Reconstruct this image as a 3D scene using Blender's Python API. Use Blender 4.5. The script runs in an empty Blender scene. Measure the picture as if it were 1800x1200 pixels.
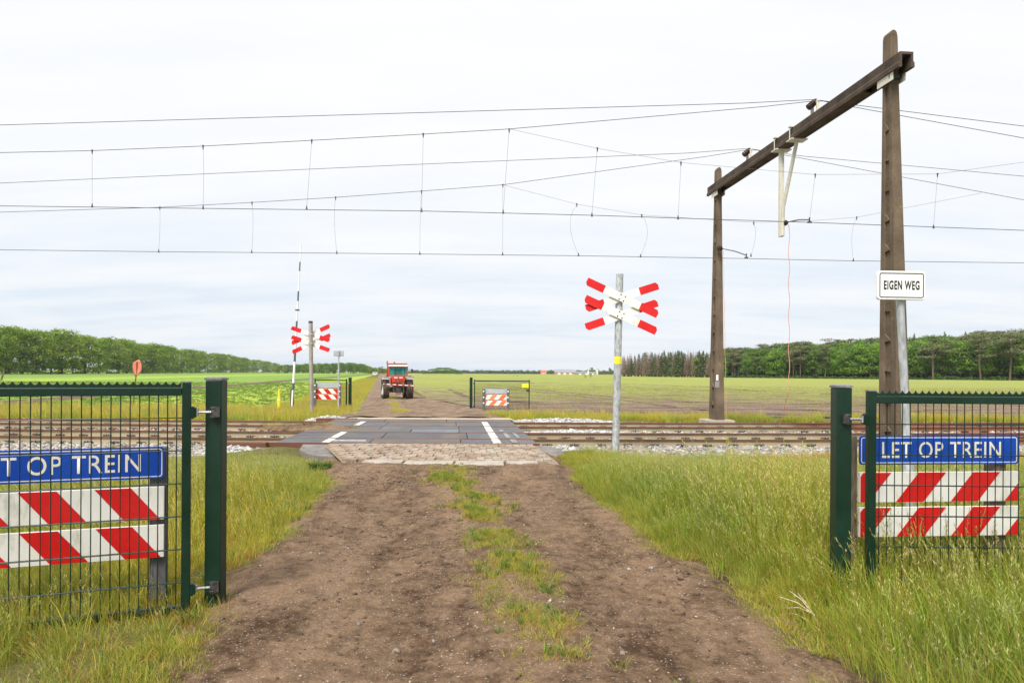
import bpy, bmesh, math, random
import numpy as np
from mathutils import Vector, Matrix

R = math.radians
random.seed(7)
rng = np.random.default_rng(7)
scene = bpy.context.scene
COL = scene.collection

# ------------------------------------------------------------------ camera
CAM_H, F, PX0, PY0 = 1.45, 1200.0, 900.0, 655.0
ROLL = 0.0061
_c, _s = math.cos(ROLL), math.sin(ROLL)
cam_data = bpy.data.cameras.new("camera")
cam_data.sensor_width = 36.0
cam_data.lens = 24.0
cam_data.shift_y = 55.0 / 1800.0
cam_data.clip_start = 0.05
cam_data.clip_end = 9000.0
cam = bpy.data.objects.new("camera", cam_data)
COL.objects.link(cam)
cam.matrix_world = Matrix(((_c, -_s, 0, 0), (0, 0, -1, 0), (_s, _c, 0, CAM_H), (0, 0, 0, 1)))
scene.camera = cam

# ------------------------------------------------------------------ light
SUN_EL, SUN_AZ = R(52), R(205)      # azimuth: clockwise from +Y, where the light comes from
world = bpy.data.worlds.new("World")
scene.world = world
world.use_nodes = True
wt = world.node_tree
wt.nodes.clear()
w_out = wt.nodes.new("ShaderNodeOutputWorld")
w_bg = wt.nodes.new("ShaderNodeBackground")
wt.links.new(w_bg.outputs[0], w_out.inputs[0])
sky = wt.nodes.new("ShaderNodeTexSky")
sky.sky_type = 'NISHITA'
sky.sun_disc = False
sky.sun_elevation = SUN_EL
sky.sun_rotation = SUN_AZ
sky.dust_density = 2.0
def wn(t, **kw):
    n = wt.nodes.new(t)
    for k, v in kw.items():
        setattr(n, k, v)
    return n
def wl(a, b): wt.links.new(a, b)
tc = wn("ShaderNodeTexCoord")
sep = wn("ShaderNodeSeparateXYZ"); wl(tc.outputs["Generated"], sep.inputs[0])
def wmath(op, a, b=None, clamp=False):
    n = wn("ShaderNodeMath", operation=op); n.use_clamp = clamp
    for i, v in enumerate((a, b)):
        if v is None: continue
        if isinstance(v, (int, float)): n.inputs[i].default_value = v
        else: wl(v, n.inputs[i])
    return n.outputs[0]
zc = wmath('MAXIMUM', sep.outputs[2], 0.0)
den = wmath('ADD', zc, 0.14)
cxy = wn("ShaderNodeCombineXYZ")
wl(wmath('DIVIDE', sep.outputs[0], den), cxy.inputs[0])
wl(wmath('DIVIDE', sep.outputs[1], den), cxy.inputs[1])
def wnoise(scale, detail, rough, vec, sx=1.0, sy=1.0, off=0.0):
    mp = wn("ShaderNodeMapping"); wl(vec, mp.inputs[0])
    mp.inputs["Scale"].default_value = (sx, sy, 1); mp.inputs["Location"].default_value = (off, off * .7, 0)
    n = wn("ShaderNodeTexNoise"); n.inputs["Scale"].default_value = scale
    n.inputs["Detail"].default_value = detail; n.inputs["Roughness"].default_value = rough
    wl(mp.outputs[0], n.inputs["Vector"])
    return n.outputs["Fac"]
def wramp(fac, stops):
    n = wn("ShaderNodeValToRGB"); wl(fac, n.inputs[0])
    el = n.color_ramp.elements
    while len(el) < len(stops): el.new(0.5)
    for e, (p, c) in zip(el, stops):
        e.position = p; e.color = (*c, 1) if len(c) == 3 else c
    return n.outputs[0]
def wmix(fac, a, b):
    n = wn("ShaderNodeMix", data_type='RGBA')
    if isinstance(fac, (int, float)): n.inputs[0].default_value = fac
    else: wl(fac, n.inputs[0])
    for i, v in ((6, a), (7, b)):
        if isinstance(v, tuple): n.inputs[i].default_value = (*v, 1)
        else: wl(v, n.inputs[i])
    return n.outputs[2]
# an overcast deck: bright veil, thinner and bluer towards the horizon, soft streaks
n1 = wnoise(0.9, 7, 0.55, cxy.outputs[0], 0.55, 1.3)
n2 = wnoise(2.6, 6, 0.6, cxy.outputs[0], 0.35, 1.5, 3.1)
veil = wramp(wmath('ADD', wmath('MULTIPLY', n1, 0.65), wmath('MULTIPLY', n2, 0.35)),
             [(0.40, (0.0,) * 3), (0.58, (1.0,) * 3)])
elev = wramp(zc, [(0.0, (0, 0, 0)), (0.30, (1, 1, 1))])
thin = wmix(elev, (0.285, 0.326, 0.374), (0.388, 0.396, 0.409))
thick = wmix(elev, (0.362, 0.376, 0.396), (0.416, 0.416, 0.418))
veil_c = wmix(veil, thin, thick)
# low cumulus heaps above the horizon
azn = wn("ShaderNodeVectorMath", operation='NORMALIZE'); wl(tc.outputs["Generated"], azn.inputs[0])
cum = wnoise(7.0, 7, 0.55, azn.outputs[0], 1.0, 1.0, 1.3)
cum_z = wn("ShaderNodeTexNoise"); cum_z.inputs["Scale"].default_value = 5.0
mpz = wn("ShaderNodeMapping"); wl(azn.outputs[0], mpz.inputs[0]); mpz.inputs["Scale"].default_value = (1, 1, 4.5)
wl(mpz.outputs[0], cum_z.inputs["Vector"]); cum_z.inputs["Detail"].default_value = 8
band = wramp(zc, [(0.008, (0, 0, 0)), (0.03, (1, 1, 1)), (0.075, (.7, .7, .7)), (0.13, (0, 0, 0))])
cm = wmath('MULTIPLY', wramp(cum_z.outputs["Fac"], [(0.47, (0, 0, 0)), (0.60, (1, 1, 1))]), band)
cloud = wmix(wmath('MULTIPLY', cm, 0.8), veil_c, (0.375, 0.383, 0.395))
skys = wn("ShaderNodeVectorMath", operation='SCALE'); wl(sky.outputs[0], skys.inputs[0]); skys.inputs[3].default_value = 0.05
wl(wmix(0.94, skys.outputs[0], cloud), w_bg.inputs[0])
w_bg.inputs[1].default_value = 1.0

sun_d = bpy.data.lights.new("sun", 'SUN')
sun_d.energy = 2.0
sun_d.angle = R(22)
sun_d.color = (1.0, 0.95, 0.87)
sun = bpy.data.objects.new("sun", sun_d)
COL.objects.link(sun)
_dir = Vector((math.sin(SUN_AZ) * math.cos(SUN_EL), math.cos(SUN_AZ) * math.cos(SUN_EL), math.sin(SUN_EL)))
sun.rotation_euler = _dir.to_track_quat('Z', 'Y').to_euler()
sun.location = (0, -10, 30)
scene.view_settings.view_transform = 'Standard'
scene.view_settings.look = 'None'
scene.view_settings.gamma = 1.0
scene.view_settings.use_curve_mapping = False
scene.view_settings.exposure = 1.35
scene.render.engine = 'CYCLES'

# ------------------------------------------------------------------ helpers
def P(px, py, d):
    """point at depth d (metres ahead) that the photograph shows at px, py"""
    u, v = px - PX0, py - PY0
    return Vector(((u * _c + v * _s) / F * d, d, CAM_H + (u * _s - v * _c) / F * d))

def vnoise(x, y, seed=0):
    x = np.asarray(x, float); y = np.asarray(y, float)
    xi = np.floor(x).astype(np.int64); yi = np.floor(y).astype(np.int64)
    xf, yf = x - xi, y - yi
    def h(a, b):
        n = (a * 374761393 + b * 668265263 + seed * 974634721) & 0xFFFFFFFF
        n = ((n ^ (n >> 13)) * 1274126177) & 0xFFFFFFFF
        return ((n ^ (n >> 16)) & 0xFFFF) / 65535.0
    u = xf * xf * (3 - 2 * xf); v = yf * yf * (3 - 2 * yf)
    return (h(xi, yi) * (1 - u) + h(xi + 1, yi) * u) * (1 - v) + (h(xi, yi + 1) * (1 - u) + h(xi + 1, yi + 1) * u) * v
def fbm(x, y, seed=0, o=4):
    r, a, f = 0, .5, 1
    for i in range(o):
        r = r + a * vnoise(np.asarray(x) * f, np.asarray(y) * f, seed + i); a *= .5; f *= 2.03
    return r

class MB:
    """collects shapes for ONE mesh"""
    def __init__(self): self.v, self.f, self.mi, self.m = [], [], [], 0
    def add(self, vs, fs):
        o = len(self.v)
        self.v += [tuple(p) for p in vs]
        self.f += [tuple(i + o for i in f) for f in fs]
        self.mi += [self.m] * len(fs)
        return self
    def hexa(self, p):                       # 8 corners: 4 bottom, 4 top
        return self.add(p, [(3, 2, 1, 0), (4, 5, 6, 7), (0, 1, 5, 4), (1, 2, 6, 5), (2, 3, 7, 6), (3, 0, 4, 7)])
    def box(self, c, s, rz=0.0, M=None):
        x, y, z = s[0] / 2, s[1] / 2, s[2] / 2
        ps = [Vector(p) for p in ((-x, -y, -z), (x, -y, -z), (x, y, -z), (-x, y, -z), (-x, -y, z), (x, -y, z), (x, y, z), (-x, y, z))]
        if M is None: M = Matrix.Rotation(rz, 3, 'Z')
        return self.hexa([M @ p + Vector(c) for p in ps])
    def b2(self, a, b):                      # box from min corner to max corner
        return self.box([(a[i] + b[i]) / 2 for i in range(3)], [abs(b[i] - a[i]) for i in range(3)])
    def tube(self, pts, r, n=8, cap=True):
        pts = [Vector(p) for p in pts]
        rs = r if isinstance(r, (list, tuple)) else [r] * len(pts)
        rings = []
        prev = None
        for i, p in enumerate(pts):
            t = (pts[min(i + 1, len(pts) - 1)] - pts[max(i - 1, 0)]).normalized()
            ref = Vector((0, 0, 1)) if abs(t.z) < .9 else Vector((0, 1, 0))
            a = t.cross(ref).normalized()
            if prev is not None and a.dot(prev) < 0: a = -a
            prev = a
            b = t.cross(a)
            rings.append([p + (a * math.cos(2 * math.pi * k / n) + b * math.sin(2 * math.pi * k / n)) * rs[i] for k in range(n)])
        vs = [q for ring in rings for q in ring]
        fs = []
        for i in range(len(rings) - 1):
            for k in range(n):
                k2 = (k + 1) % n
                fs.append((i * n + k, i * n + k2, (i + 1) * n + k2, (i + 1) * n + k))
        if cap:
            fs.append(tuple(range(n))[::-1]); fs.append(tuple((len(rings) - 1) * n + k for k in range(n)))
        return self.add(vs, fs)
    def prism(self, poly, t0, t1, frame):
        """2-D outline extruded from t0 to t1; frame maps (u, v, t) to a point"""
        n = len(poly)
        vs = [frame(u, v, t0) for u, v in poly] + [frame(u, v, t1) for u, v in poly]
        fs = [tuple(range(n))[::-1], tuple(range(n, 2 * n))] + [(i, (i + 1) % n, (i + 1) % n + n, i + n) for i in range(n)]
        return self.add(vs, fs)
    def lathe(self, prof, c, axis='z', n=24):
        """profile of (radius, height) turned about an axis through c"""
        vs, fs = [], []
        for r, h in prof:
            for k in range(n):
                a = 2 * math.pi * k / n
                q = (r * math.cos(a), r * math.sin(a), h)
                if axis == 'x': q = (q[2], q[0], q[1])
                if axis == 'y': q = (q[0], q[2], q[1])
                vs.append((c[0] + q[0], c[1] + q[1], c[2] + q[2]))
        for i in range(len(prof) - 1):
            for k in range(n):
                k2 = (k + 1) % n
                fs.append((i * n + k, i * n + k2, (i + 1) * n + k2, (i + 1) * n + k))
        return self.add(vs, fs)
    def mesh(self, name, mats, smooth=False):
        me = bpy.data.meshes.new(name)
        me.from_pydata(self.v, [], self.f)
        for m in (mats if isinstance(mats, (list, tuple)) else [mats]): me.materials.append(m)
        if any(self.mi): me.polygons.foreach_set("material_index", self.mi)
        bm = bmesh.new(); bm.from_mesh(me)
        bmesh.ops.recalc_face_normals(bm, faces=bm.faces[:])
        bm.to_mesh(me); bm.free()
        if smooth:
            me.polygons.foreach_set("use_smooth", [True] * len(me.polygons))
        me.update()
        return me
    def build(self, name, mats, parent=None, smooth=False, bevel=0.0, kind=None, label=None):
        o = bpy.data.objects.new(name, self.mesh(name, mats, smooth))
        COL.objects.link(o)
        if parent is not None: o.parent = parent
        if bevel:
            b = o.modifiers.new("bevel", 'BEVEL'); b.width = bevel; b.segments = 2; b.limit_method = 'ANGLE'; b.angle_limit = R(40)
        if smooth:
            try:
                e = o.modifiers.new("split", 'EDGE_SPLIT'); e.split_angle = R(40)
            except Exception: pass
        if kind: o["kind"] = kind
        if label: o["label"] = label
        return o

def tag(o, label=None, cat=None, group=None, kind=None):
    if label: o["label"] = label
    if cat: o["category"] = cat
    if group: o["group"] = group
    if kind: o["kind"] = kind
    return o
def thing(name, loc, label, cat, group=None, rz=0.0):
    o = bpy.data.objects.new(name, None)
    COL.objects.link(o)
    o.location = loc; o.rotation_euler = (0, 0, rz); o.empty_display_size = .2
    return tag(o, label, cat, group)
def inst(name, me, parent=None, loc=(0, 0, 0), rz=0.0, sc=None):
    o = bpy.data.objects.new(name, me); COL.objects.link(o)
    if parent is not None: o.parent = parent
    o.location = loc; o.rotation_euler = (0, 0, rz)
    if sc is not None: o.scale = sc if isinstance(sc, (tuple, list)) else (sc,) * 3
    return o
def mesh_np(name, v, f, mats, col=None, smooth=False):
    me = bpy.data.meshes.new(name)
    v = np.asarray(v, np.float32); f = np.asarray(f, np.int32)
    k = f.shape[1]
    me.vertices.add(len(v)); me.vertices.foreach_set("co", v.ravel())
    me.loops.add(f.size); me.loops.foreach_set("vertex_index", f.ravel())
    me.polygons.add(len(f)); me.polygons.foreach_set("loop_start", np.arange(0, f.size, k, dtype=np.int32))
    if smooth: me.polygons.foreach_set("use_smooth", np.ones(len(f), bool))
    me.update(calc_edges=True)
    for m in (mats if isinstance(mats, (list, tuple)) else [mats]): me.materials.append(m)
    if col is not None:
        a = me.color_attributes.new("Col", 'FLOAT_COLOR', 'POINT')
        c4 = np.ones((len(v), 4), np.float32); c4[:, :3] = col
        a.data.foreach_set("color", c4.ravel())
    return me
def copy_tree(o, parent=None):
    c = o.copy(); COL.objects.link(c); c.parent = parent
    for ch in list(o.children): copy_tree(ch, c)
    return c

# ------------------------------------------------------------------ materials
class NT:
    def __init__(self, name):
        self.m = bpy.data.materials.new(name); self.m.use_nodes = True
        self.t = self.m.node_tree
        self.b = self.t.nodes["Principled BSDF"]
        self.out = self.t.nodes["Material Output"]
        self._pos = None
    def n(self, t, **kw):
        x = self.t.nodes.new(t)
        for k, v in kw.items(): setattr(x, k, v)
        return x
    def l(self, a, b): self.t.links.new(a, b)
    def pos(self, scale=(1, 1, 1), rot=0.0):
        g = self.n("ShaderNodeNewGeometry")
        mp = self.n("ShaderNodeMapping"); self.l(g.outputs["Position"], mp.inputs[0])
        mp.inputs["Scale"].default_value = scale; mp.inputs["Rotation"].default_value = (0, 0, rot)
        return mp.outputs[0]
    def obj(self, scale=(1, 1, 1)):
        g = self.n("ShaderNodeTexCoord")
        mp = self.n("ShaderNodeMapping"); self.l(g.outputs["Object"], mp.inputs[0])
        mp.inputs["Scale"].default_value = scale
        return mp.outputs[0]
    def noise(self, scale, vec, detail=4, rough=.55, dist=0.0):
        x = self.n("ShaderNodeTexNoise"); self.l(vec, x.inputs["Vector"])
        x.inputs["Scale"].default_value = scale; x.inputs["Detail"].default_value = detail
        x.inputs["Roughness"].default_value = rough; x.inputs["Distortion"].default_value = dist
        return x.outputs["Fac"]
    def vor(self, scale, vec, feature='F1'):
        x = self.n("ShaderNodeTexVoronoi", feature=feature); self.l(vec, x.inputs["Vector"])
        x.inputs["Scale"].default_value = scale
        return x
    def ramp(self, fac, stops):
        x = self.n("ShaderNodeValToRGB"); self.l(fac, x.inputs[0])
        el = x.color_ramp.elements
        while len(el) < len(stops): el.new(.5)
        for e, (p, c) in zip(el, stops):
            e.position = p
            e.color = (c, c, c, 1) if isinstance(c, (int, float)) else (*c, 1)
        return x.outputs[0]
    def mix(self, fac, a, b, mode='MIX'):
        x = self.n("ShaderNodeMix", data_type='RGBA', blend_type=mode)
        for i, v in ((0, fac), (6, a), (7, b)):
            if isinstance(v, (int, float)): x.inputs[i].default_value = v if i == 0 else (v, v, v, 1)
            elif isinstance(v, tuple): x.inputs[i].default_value = (*v, 1)
            else: self.l(v, x.inputs[i])
        return x.outputs[2]
    def math(self, op, a, b=0.0, clamp=False):
        x = self.n("ShaderNodeMath", operation=op); x.use_clamp = clamp
        for i, v in enumerate((a, b)):
            if isinstance(v, (int, float)): x.inputs[i].default_value = v
            else: self.l(v, x.inputs[i])
        return x.outputs[0]
    def bump(self, h, strength=.3, dist=.01):
        x = self.n("ShaderNodeBump"); self.l(h, x.inputs["Height"])
        x.inputs["Strength"].default_value = strength; x.inputs["Distance"].default_value = dist
        self.l(x.outputs[0], self.b.inputs["Normal"])
    def base(self, c):
        if isinstance(c, tuple): self.b.inputs["Base Color"].default_value = (*c, 1)
        else: self.l(c, self.b.inputs["Base Color"])
    def set(self, rough=.6, metal=0.0, spec=.4):
        self.b.inputs["Roughness"].default_value = rough
        self.b.inputs["Metallic"].default_value = metal
        self.b.inputs["Specular IOR Level"].default_value = spec
        return self

def pm(name, c1, c2, scale=4.0, rough=.6, metal=0.0, fine=60.0, fine_amt=.25, bump=.15, bdist=.004, spec=.4, stretch=(1, 1, 1), dirt=None, dirt_lo=.56):
    """colour drifting between two tones, with fine grain, wear and relief"""
    m = NT(name)
    p = m.pos(stretch)
    a = m.noise(scale, p, 5)
    col = m.mix(m.ramp(a, [(.35, 0.0), (.65, 1.0)]), c1, c2)
    f = m.noise(fine, p, 3)
    col = m.mix(fine_amt, col, m.ramp(f, [(.3, .0), (.7, 1.0)]), 'OVERLAY')
    if dirt:
        d = m.noise(scale * 2.7, m.pos((stretch[0], stretch[1], stretch[2] * .35)), 7, .65)
        col = m.mix(m.ramp(d, [(dirt_lo, 0.0), (dirt_lo + .12, .8)]), col, dirt)
    m.base(col)
    m.set(rough, metal, spec)
    rr = m.ramp(a, [(.3, max(0, rough - .1)), (.7, min(1, rough + .12))])
    m.l(rr, m.b.inputs["Roughness"])
    if bump: m.bump(m.math('ADD', f, a), bump, bdist)
    return m.m

M = {}
M['green'] = pm('green_coating', (.0022, .0190, .0100), (.0036, .026, .0145), 3, .36, fine=40, fine_amt=.12, bump=.05, dirt=(.016, .030, .020), dirt_lo=.64)
M['cap'] = pm('grey_plastic_cap', (.12, .12, .13), (.2, .2, .21), 6, .6)
M['galv'] = pm('galvanised_steel', (.36, .385, .40), (.50, .52, .53), 9, .5, .35, fine=30, fine_amt=.35, bump=.05, stretch=(1, 1, .35), dirt=(.3, .27, .2), dirt_lo=.66)
M['steel'] = pm('bright_steel', (.4, .4, .41), (.55, .55, .56), 30, .35, .8)
M['darksteel'] = pm('dark_steel', (.05, .05, .05), (.09, .085, .08), 20, .5, .5)
M['blue'] = pm('blue_sheet', (.003, .055, .40), (.004, .07, .46), 3, .35, fine_amt=.08, bump=0, dirt=(.035, .08, .30), dirt_lo=.60)
M['white'] = pm('white_sheet', (.74, .73, .68), (.80, .79, .75), 3, .4, fine_amt=.06, bump=0, dirt=(.50, .49, .40), dirt_lo=.55)
M['offwhite'] = pm('cream_letters', (.80, .77, .66), (.86, .83, .73), 5, .5, fine_amt=.05, bump=0)
M['red'] = pm('red_sheet', (.56, .006, .008), (.64, .012, .012), 3, .4, fine_amt=.08, bump=0, dirt=(.42, .035, .03), dirt_lo=.58)
M['fadedred'] = pm('faded_red_sheet', (.74, .14, .05), (.78, .24, .12), 3, .5, fine_amt=.08, bump=0)
M['black'] = pm('black_print', (.012, .014, .018), (.018, .02, .024), 5, .5, bump=0)
M['greyback'] = pm('bare_aluminium_back', (.40, .43, .47), (.47, .49, .52), 5, .5, .3, bump=0)
M['greyplastic'] = pm('recycled_plastic_post', (.075, .072, .078), (.12, .115, .12), 8, .7, fine=90, stretch=(1, 1, .2), dirt=(.2, .2, .19))
M['wood'] = pm('weathered_wood', (.10, .075, .05), (.19, .15, .11), 5, .85, fine=70, fine_amt=.5, bump=.5, bdist=.006, stretch=(2.5, 2.5, .18), dirt=(.10, .12, .05))
M['yellow'] = pm('yellow_plastic', (.85, .60, .01), (.9, .66, .015), 3, .45, bump=0)
M['yellowsign'] = pm('yellow_print', (.88, .78, .02), (.9, .8, .03), 3, .5, bump=0)
M['rust'] = pm('rusty_steel', (.20, .055, .02), (.34, .10, .04), 9, .85, fine=80, fine_amt=.4, bump=.3)
M['oldred'] = pm('faded_red_plate', (.55, .12, .085), (.62, .24, .18), 5, .7, dirt=(.38, .13, .08), dirt_lo=.6)
M['wire'] = pm('copper_wire_patina', (.045, .055, .055), (.08, .085, .08), 3, .6, .5, bump=0)
M['thinwire'] = pm('thin_bronze_wire', (.10, .10, .11), (.13, .13, .14), 3, .6, .3, bump=0)
M['copper'] = pm('copper_earth_rope', (.62, .26, .16), (.70, .36, .25), 6, .55, .3, bump=0)
M['insul'] = pm('brown_porcelain', (.035, .02, .018), (.06, .03, .025), 9, .3, bump=0)
M['cream'] = pm('cream_painted_steel', (.55, .53, .45), (.62, .60, .52), 6, .55, dirt=(.4, .33, .24), dirt_lo=.64)
M['greywhite'] = pm('white_paint', (.76, .77, .76), (.82, .82, .8), 5, .5, bump=0, dirt=(.5, .5, .46), dirt_lo=.66)
M['boomdark'] = pm('dark_grey_paint', (.06, .10, .12), (.09, .13, .15), 5, .5, bump=0)

def concrete_mast():
    m = NT('exposed_aggregate_concrete')
    p = m.pos()
    a = m.noise(1.6, p, 6, .6)
    col = m.mix(m.ramp(a, [(.3, 0.0), (.7, 1.0)]), (.100, .075, .052), (.205, .155, .108))
    v = m.vor(95, p)
    col = m.mix(.55, col, m.ramp(v.outputs["Color"], [(.0, .15), (.5, .45), (.93, .6), (1.0, 1.0)]), 'OVERLAY')
    li = m.noise(3.3, p, 6, .7)
    col = m.mix(m.ramp(li, [(.66, 0.0), (.72, .85)]), col, (.30, .20, .03))
    st = m.noise(5.0, m.pos((3, 3, .12)), 5, .6)
    col = m.mix(m.ramp(st, [(.55, 0.0), (.72, .6)]), col, (.05, .04, .035))
    m.base(col); m.set(.9, 0, .2)
    m.bump(v.outputs["Distance"], .5, .006)
    return m.m
M['mast'] = concrete_mast()
def concrete_beam():
    m = NT('dark_weathered_concrete')
    p = m.pos()
    a = m.noise(2.2, p, 6, .65)
    col = m.mix(m.ramp(a, [(.3, 0.0), (.7, 1.0)]), (.045, .036, .03), (.115, .085, .066))
    v = m.vor(80, p)
    col = m.mix(.4, col, m.ramp(v.outputs["Color"], [(.0, .2), (1.0, .75)]), 'OVERLAY')
    li = m.noise(4.0, p, 6, .7)
    col = m.mix(m.ramp(li, [(.68, 0.0), (.75, .7)]), col, (.28, .2, .06))
    m.base(col); m.set(.92, 0, .15); m.bump(v.outputs["Distance"], .4, .006)
    return m.m
M['beam'] = concrete_beam()

def attr_mat(name, rough=.8, fine=0.0, spec=.3, trans=0.0, tint=None, tscale=.5):
    """takes the piece's own colour from its Col attribute"""
    m = NT(name)
    at = m.n("ShaderNodeAttribute"); at.attribute_name = "Col"
    col = at.outputs["Color"]
    p = m.pos()
    if fine: col = m.mix(.35, col, m.ramp(m.noise(fine, p, 4), [(.3, .15), (.7, .85)]), 'OVERLAY')
    if tint:
        nz = m.noise(tscale, p, 4, .6)
        col = m.mix(m.ramp(nz, [(.38, 0.0), (.62, .75)]), col, m.mix(1.0, col, tint, 'MULTIPLY'))
    m.base(col); m.set(rough, 0, spec)
    if trans:
        tr = m.n("ShaderNodeBsdfTranslucent"); m.l(col, tr.inputs[0])
        mx = m.n("ShaderNodeMixShader"); mx.inputs[0].default_value = trans
        m.l(m.b.outputs[0], mx.inputs[1]); m.l(tr.outputs[0], mx.inputs[2]); m.l(mx.outputs[0], m.out.inputs[0])
    return m.m
M['stone'] = attr_mat('crushed_stone', .9, 60)
M['grass'] = attr_mat('grass_blades', .6, 0, .25, .38, (1.42, 1.14, .8), .50)
M['leaf'] = attr_mat('tree_leaves', .65, 0, .2, .4)
M['needle'] = attr_mat('conifer_needles', .75, 0, .15, .12)
M['bark'] = pm('bark', (.09, .07, .05), (.17, .13, .10), 3, .9, fine=20, stretch=(2, 2, .3), bump=.4, bdist=.03)

def soil_mat(name, dark, light, gravel=True, green=None):
    m = NT(name)
    p = m.pos()
    big = m.noise(1.0, m.pos((1.7, .42, 1), .16), 6, .64, .5)
    mid = m.noise(5.5, p, 6, .62, .4)
    f = m.math('ADD', m.math('MULTIPLY', big, .42), m.math('ADD', m.math('MULTIPLY', mid, .30), m.math('MULTIPLY', m.noise(17, p, 5, .7), .28)))
    col = m.mix(m.ramp(f, [(.41, 0.0), (.48, .5), (.56, 1.0)]), dark, light)
    fine = m.noise(85, p, 4, .7)
    col = m.mix(.5, col, m.ramp(fine, [(.25, .1), (.75, .9)]), 'OVERLAY')
    v = m.vor(70, p)
    if gravel:
        grains = m.ramp(v.outputs["Color"], [(.0, 0.0), (.76, 0.0), (.80, 1.0)])
        col = m.mix(m.math('MULTIPLY', grains, m.ramp(v.outputs["Distance"], [(.25, .75), (.4, 0.0)])), col, (.46, .40, .34))
    if green:
        g = m.noise(1.3, p, 7, .7)
        col = m.mix(m.ramp(g, [(.45, 0.0), (.58, .8)]), col, green)
    m.base(col); m.set(.95, 0, .1)
    m.bump(m.math('ADD', m.math('MULTIPLY', mid, 1.6), m.math('ADD', fine, m.math('MULTIPLY', m.noise(26, p, 5, .65), 1.5))), .9, .018)
    return m.m
M['dirt'] = soil_mat('bare_earth_road', (.074, .044, .026), (.252, .168, .107))
M['farm_track'] = soil_mat('far_earth_road', (.12, .083, .058), (.27, .195, .138))
M['verge'] = soil_mat('verge_soil', (.085, .075, .028), (.17, .15, .055), False, (.155, .165, .05))

# ------------------------------------------------------------------ terrain
def gz(y): return np.interp(y, [-60, 9, 12, 22, 24, 32, 60, 6000], [-.03, -.03, -.12, -.12, -.14, -.28, -.3, -.3])
def shoulder(x, y):
    f = np.clip((y - 10.6) / 1.4, 0, 1) * np.clip((13.6 - y) / .5, 0, 1)
    return f * (.135 * np.exp(-((x + 4.55) / 1.0) ** 2) + .12 * np.exp(-((x - 1.15) / .8) ** 2))
def rz_near(y): return np.interp(y, [-5, 9, 11, 13.4], [0, 0, .03, .055])
def rz_far(y): return np.interp(y, [20.3, 22, 32, 60, 900], [.055, .02, -.25, -.275, -.275])
def xL(y): return np.interp(y, [0, 3.3, 5, 7, 10.5, 12, 13.4], [-1.15, -1.5, -1.98, -2.1, -2.65, -2.8, -3.5])
def xR(y): return np.interp(y, [0, 3.3, 4.9, 6.8, 8.9, 11.2, 13.4], [1.95, 1.65, 1.44, 1.13, .85, .68, .6])
def xM(y): return np.interp(y, [2.5, 3.58, 4.5, 6.34, 8.9, 11], [.45, .27, .11, -.21, -.81, -1.2])
def road_c(y): return .75 - .192 * y         # centre of the track beyond the rails
def D4(x):                                    # far rail of the far track
    x = np.asarray(x, float)
    t = np.abs(x + 4.0); lim = 20.0
    return 19.1 + np.where(t < lim, .0033 * t * t, .0033 * lim * lim + 2 * .0033 * lim * (t - lim))
def D4s(x):
    t = min(max(x + 4.0, -20), 20)
    return 2 * .0033 * t

xs = np.concatenate([[-4000, -1500, -600, -300, -150, -80, -40, -30], np.arange(-24, 24.1, .35), [30, 40, 80, 150, 300, 600, 1500, 4000]])
ys = np.concatenate([[-60, -20], np.arange(-4, 40, .35), [44, 50, 60, 80, 120, 200, 400, 800, 1600, 3200, 6000]])
X, Y = np.meshgrid(xs, ys)
Z = gz(Y) + shoulder(X, Y) + (fbm(X * .7, Y * .7, 3) - .5) * .05 * ((Y < 60) & (np.abs(X) < 45))
Z = Z - .12 * np.clip((np.minimum(X - xL(Y), xR(Y) - X) + .25) / .4, 0, 1) * (Y < 14) - .1 * ((X > -4.0) & (X < .7) & (Y > 10.5) & (Y < 22)) - .08 * ((Y > 13.4) & (Y < 22))
nx, ny = len(xs), len(ys)
idx = np.arange(nx * ny).reshape(ny, nx)
quads = np.stack([idx[:-1, :-1], idx[:-1, 1:], idx[1:, 1:], idx[1:, :-1]], -1).reshape(-1, 4)
o = inst('ground', mesh_np('ground', np.stack([X, Y, Z], -1).reshape(-1, 3), quads, M['verge'], smooth=True)); o["kind"] = "structure"

def sheet(name, us, vs, fn, mat, smooth=True):
    U, V = np.meshgrid(us, vs)
    x, y, z = fn(U, V)
    n, m = len(us), len(vs)
    idx = np.arange(n * m).reshape(m, n)
    q = np.stack([idx[:-1, :-1], idx[:-1, 1:], idx[1:, 1:], idx[1:, :-1]], -1).reshape(-1, 4)
    return inst(name, mesh_np(name, np.stack([x, y, z], -1).reshape(-1, 3), q, mat, smooth=smooth))

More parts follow.
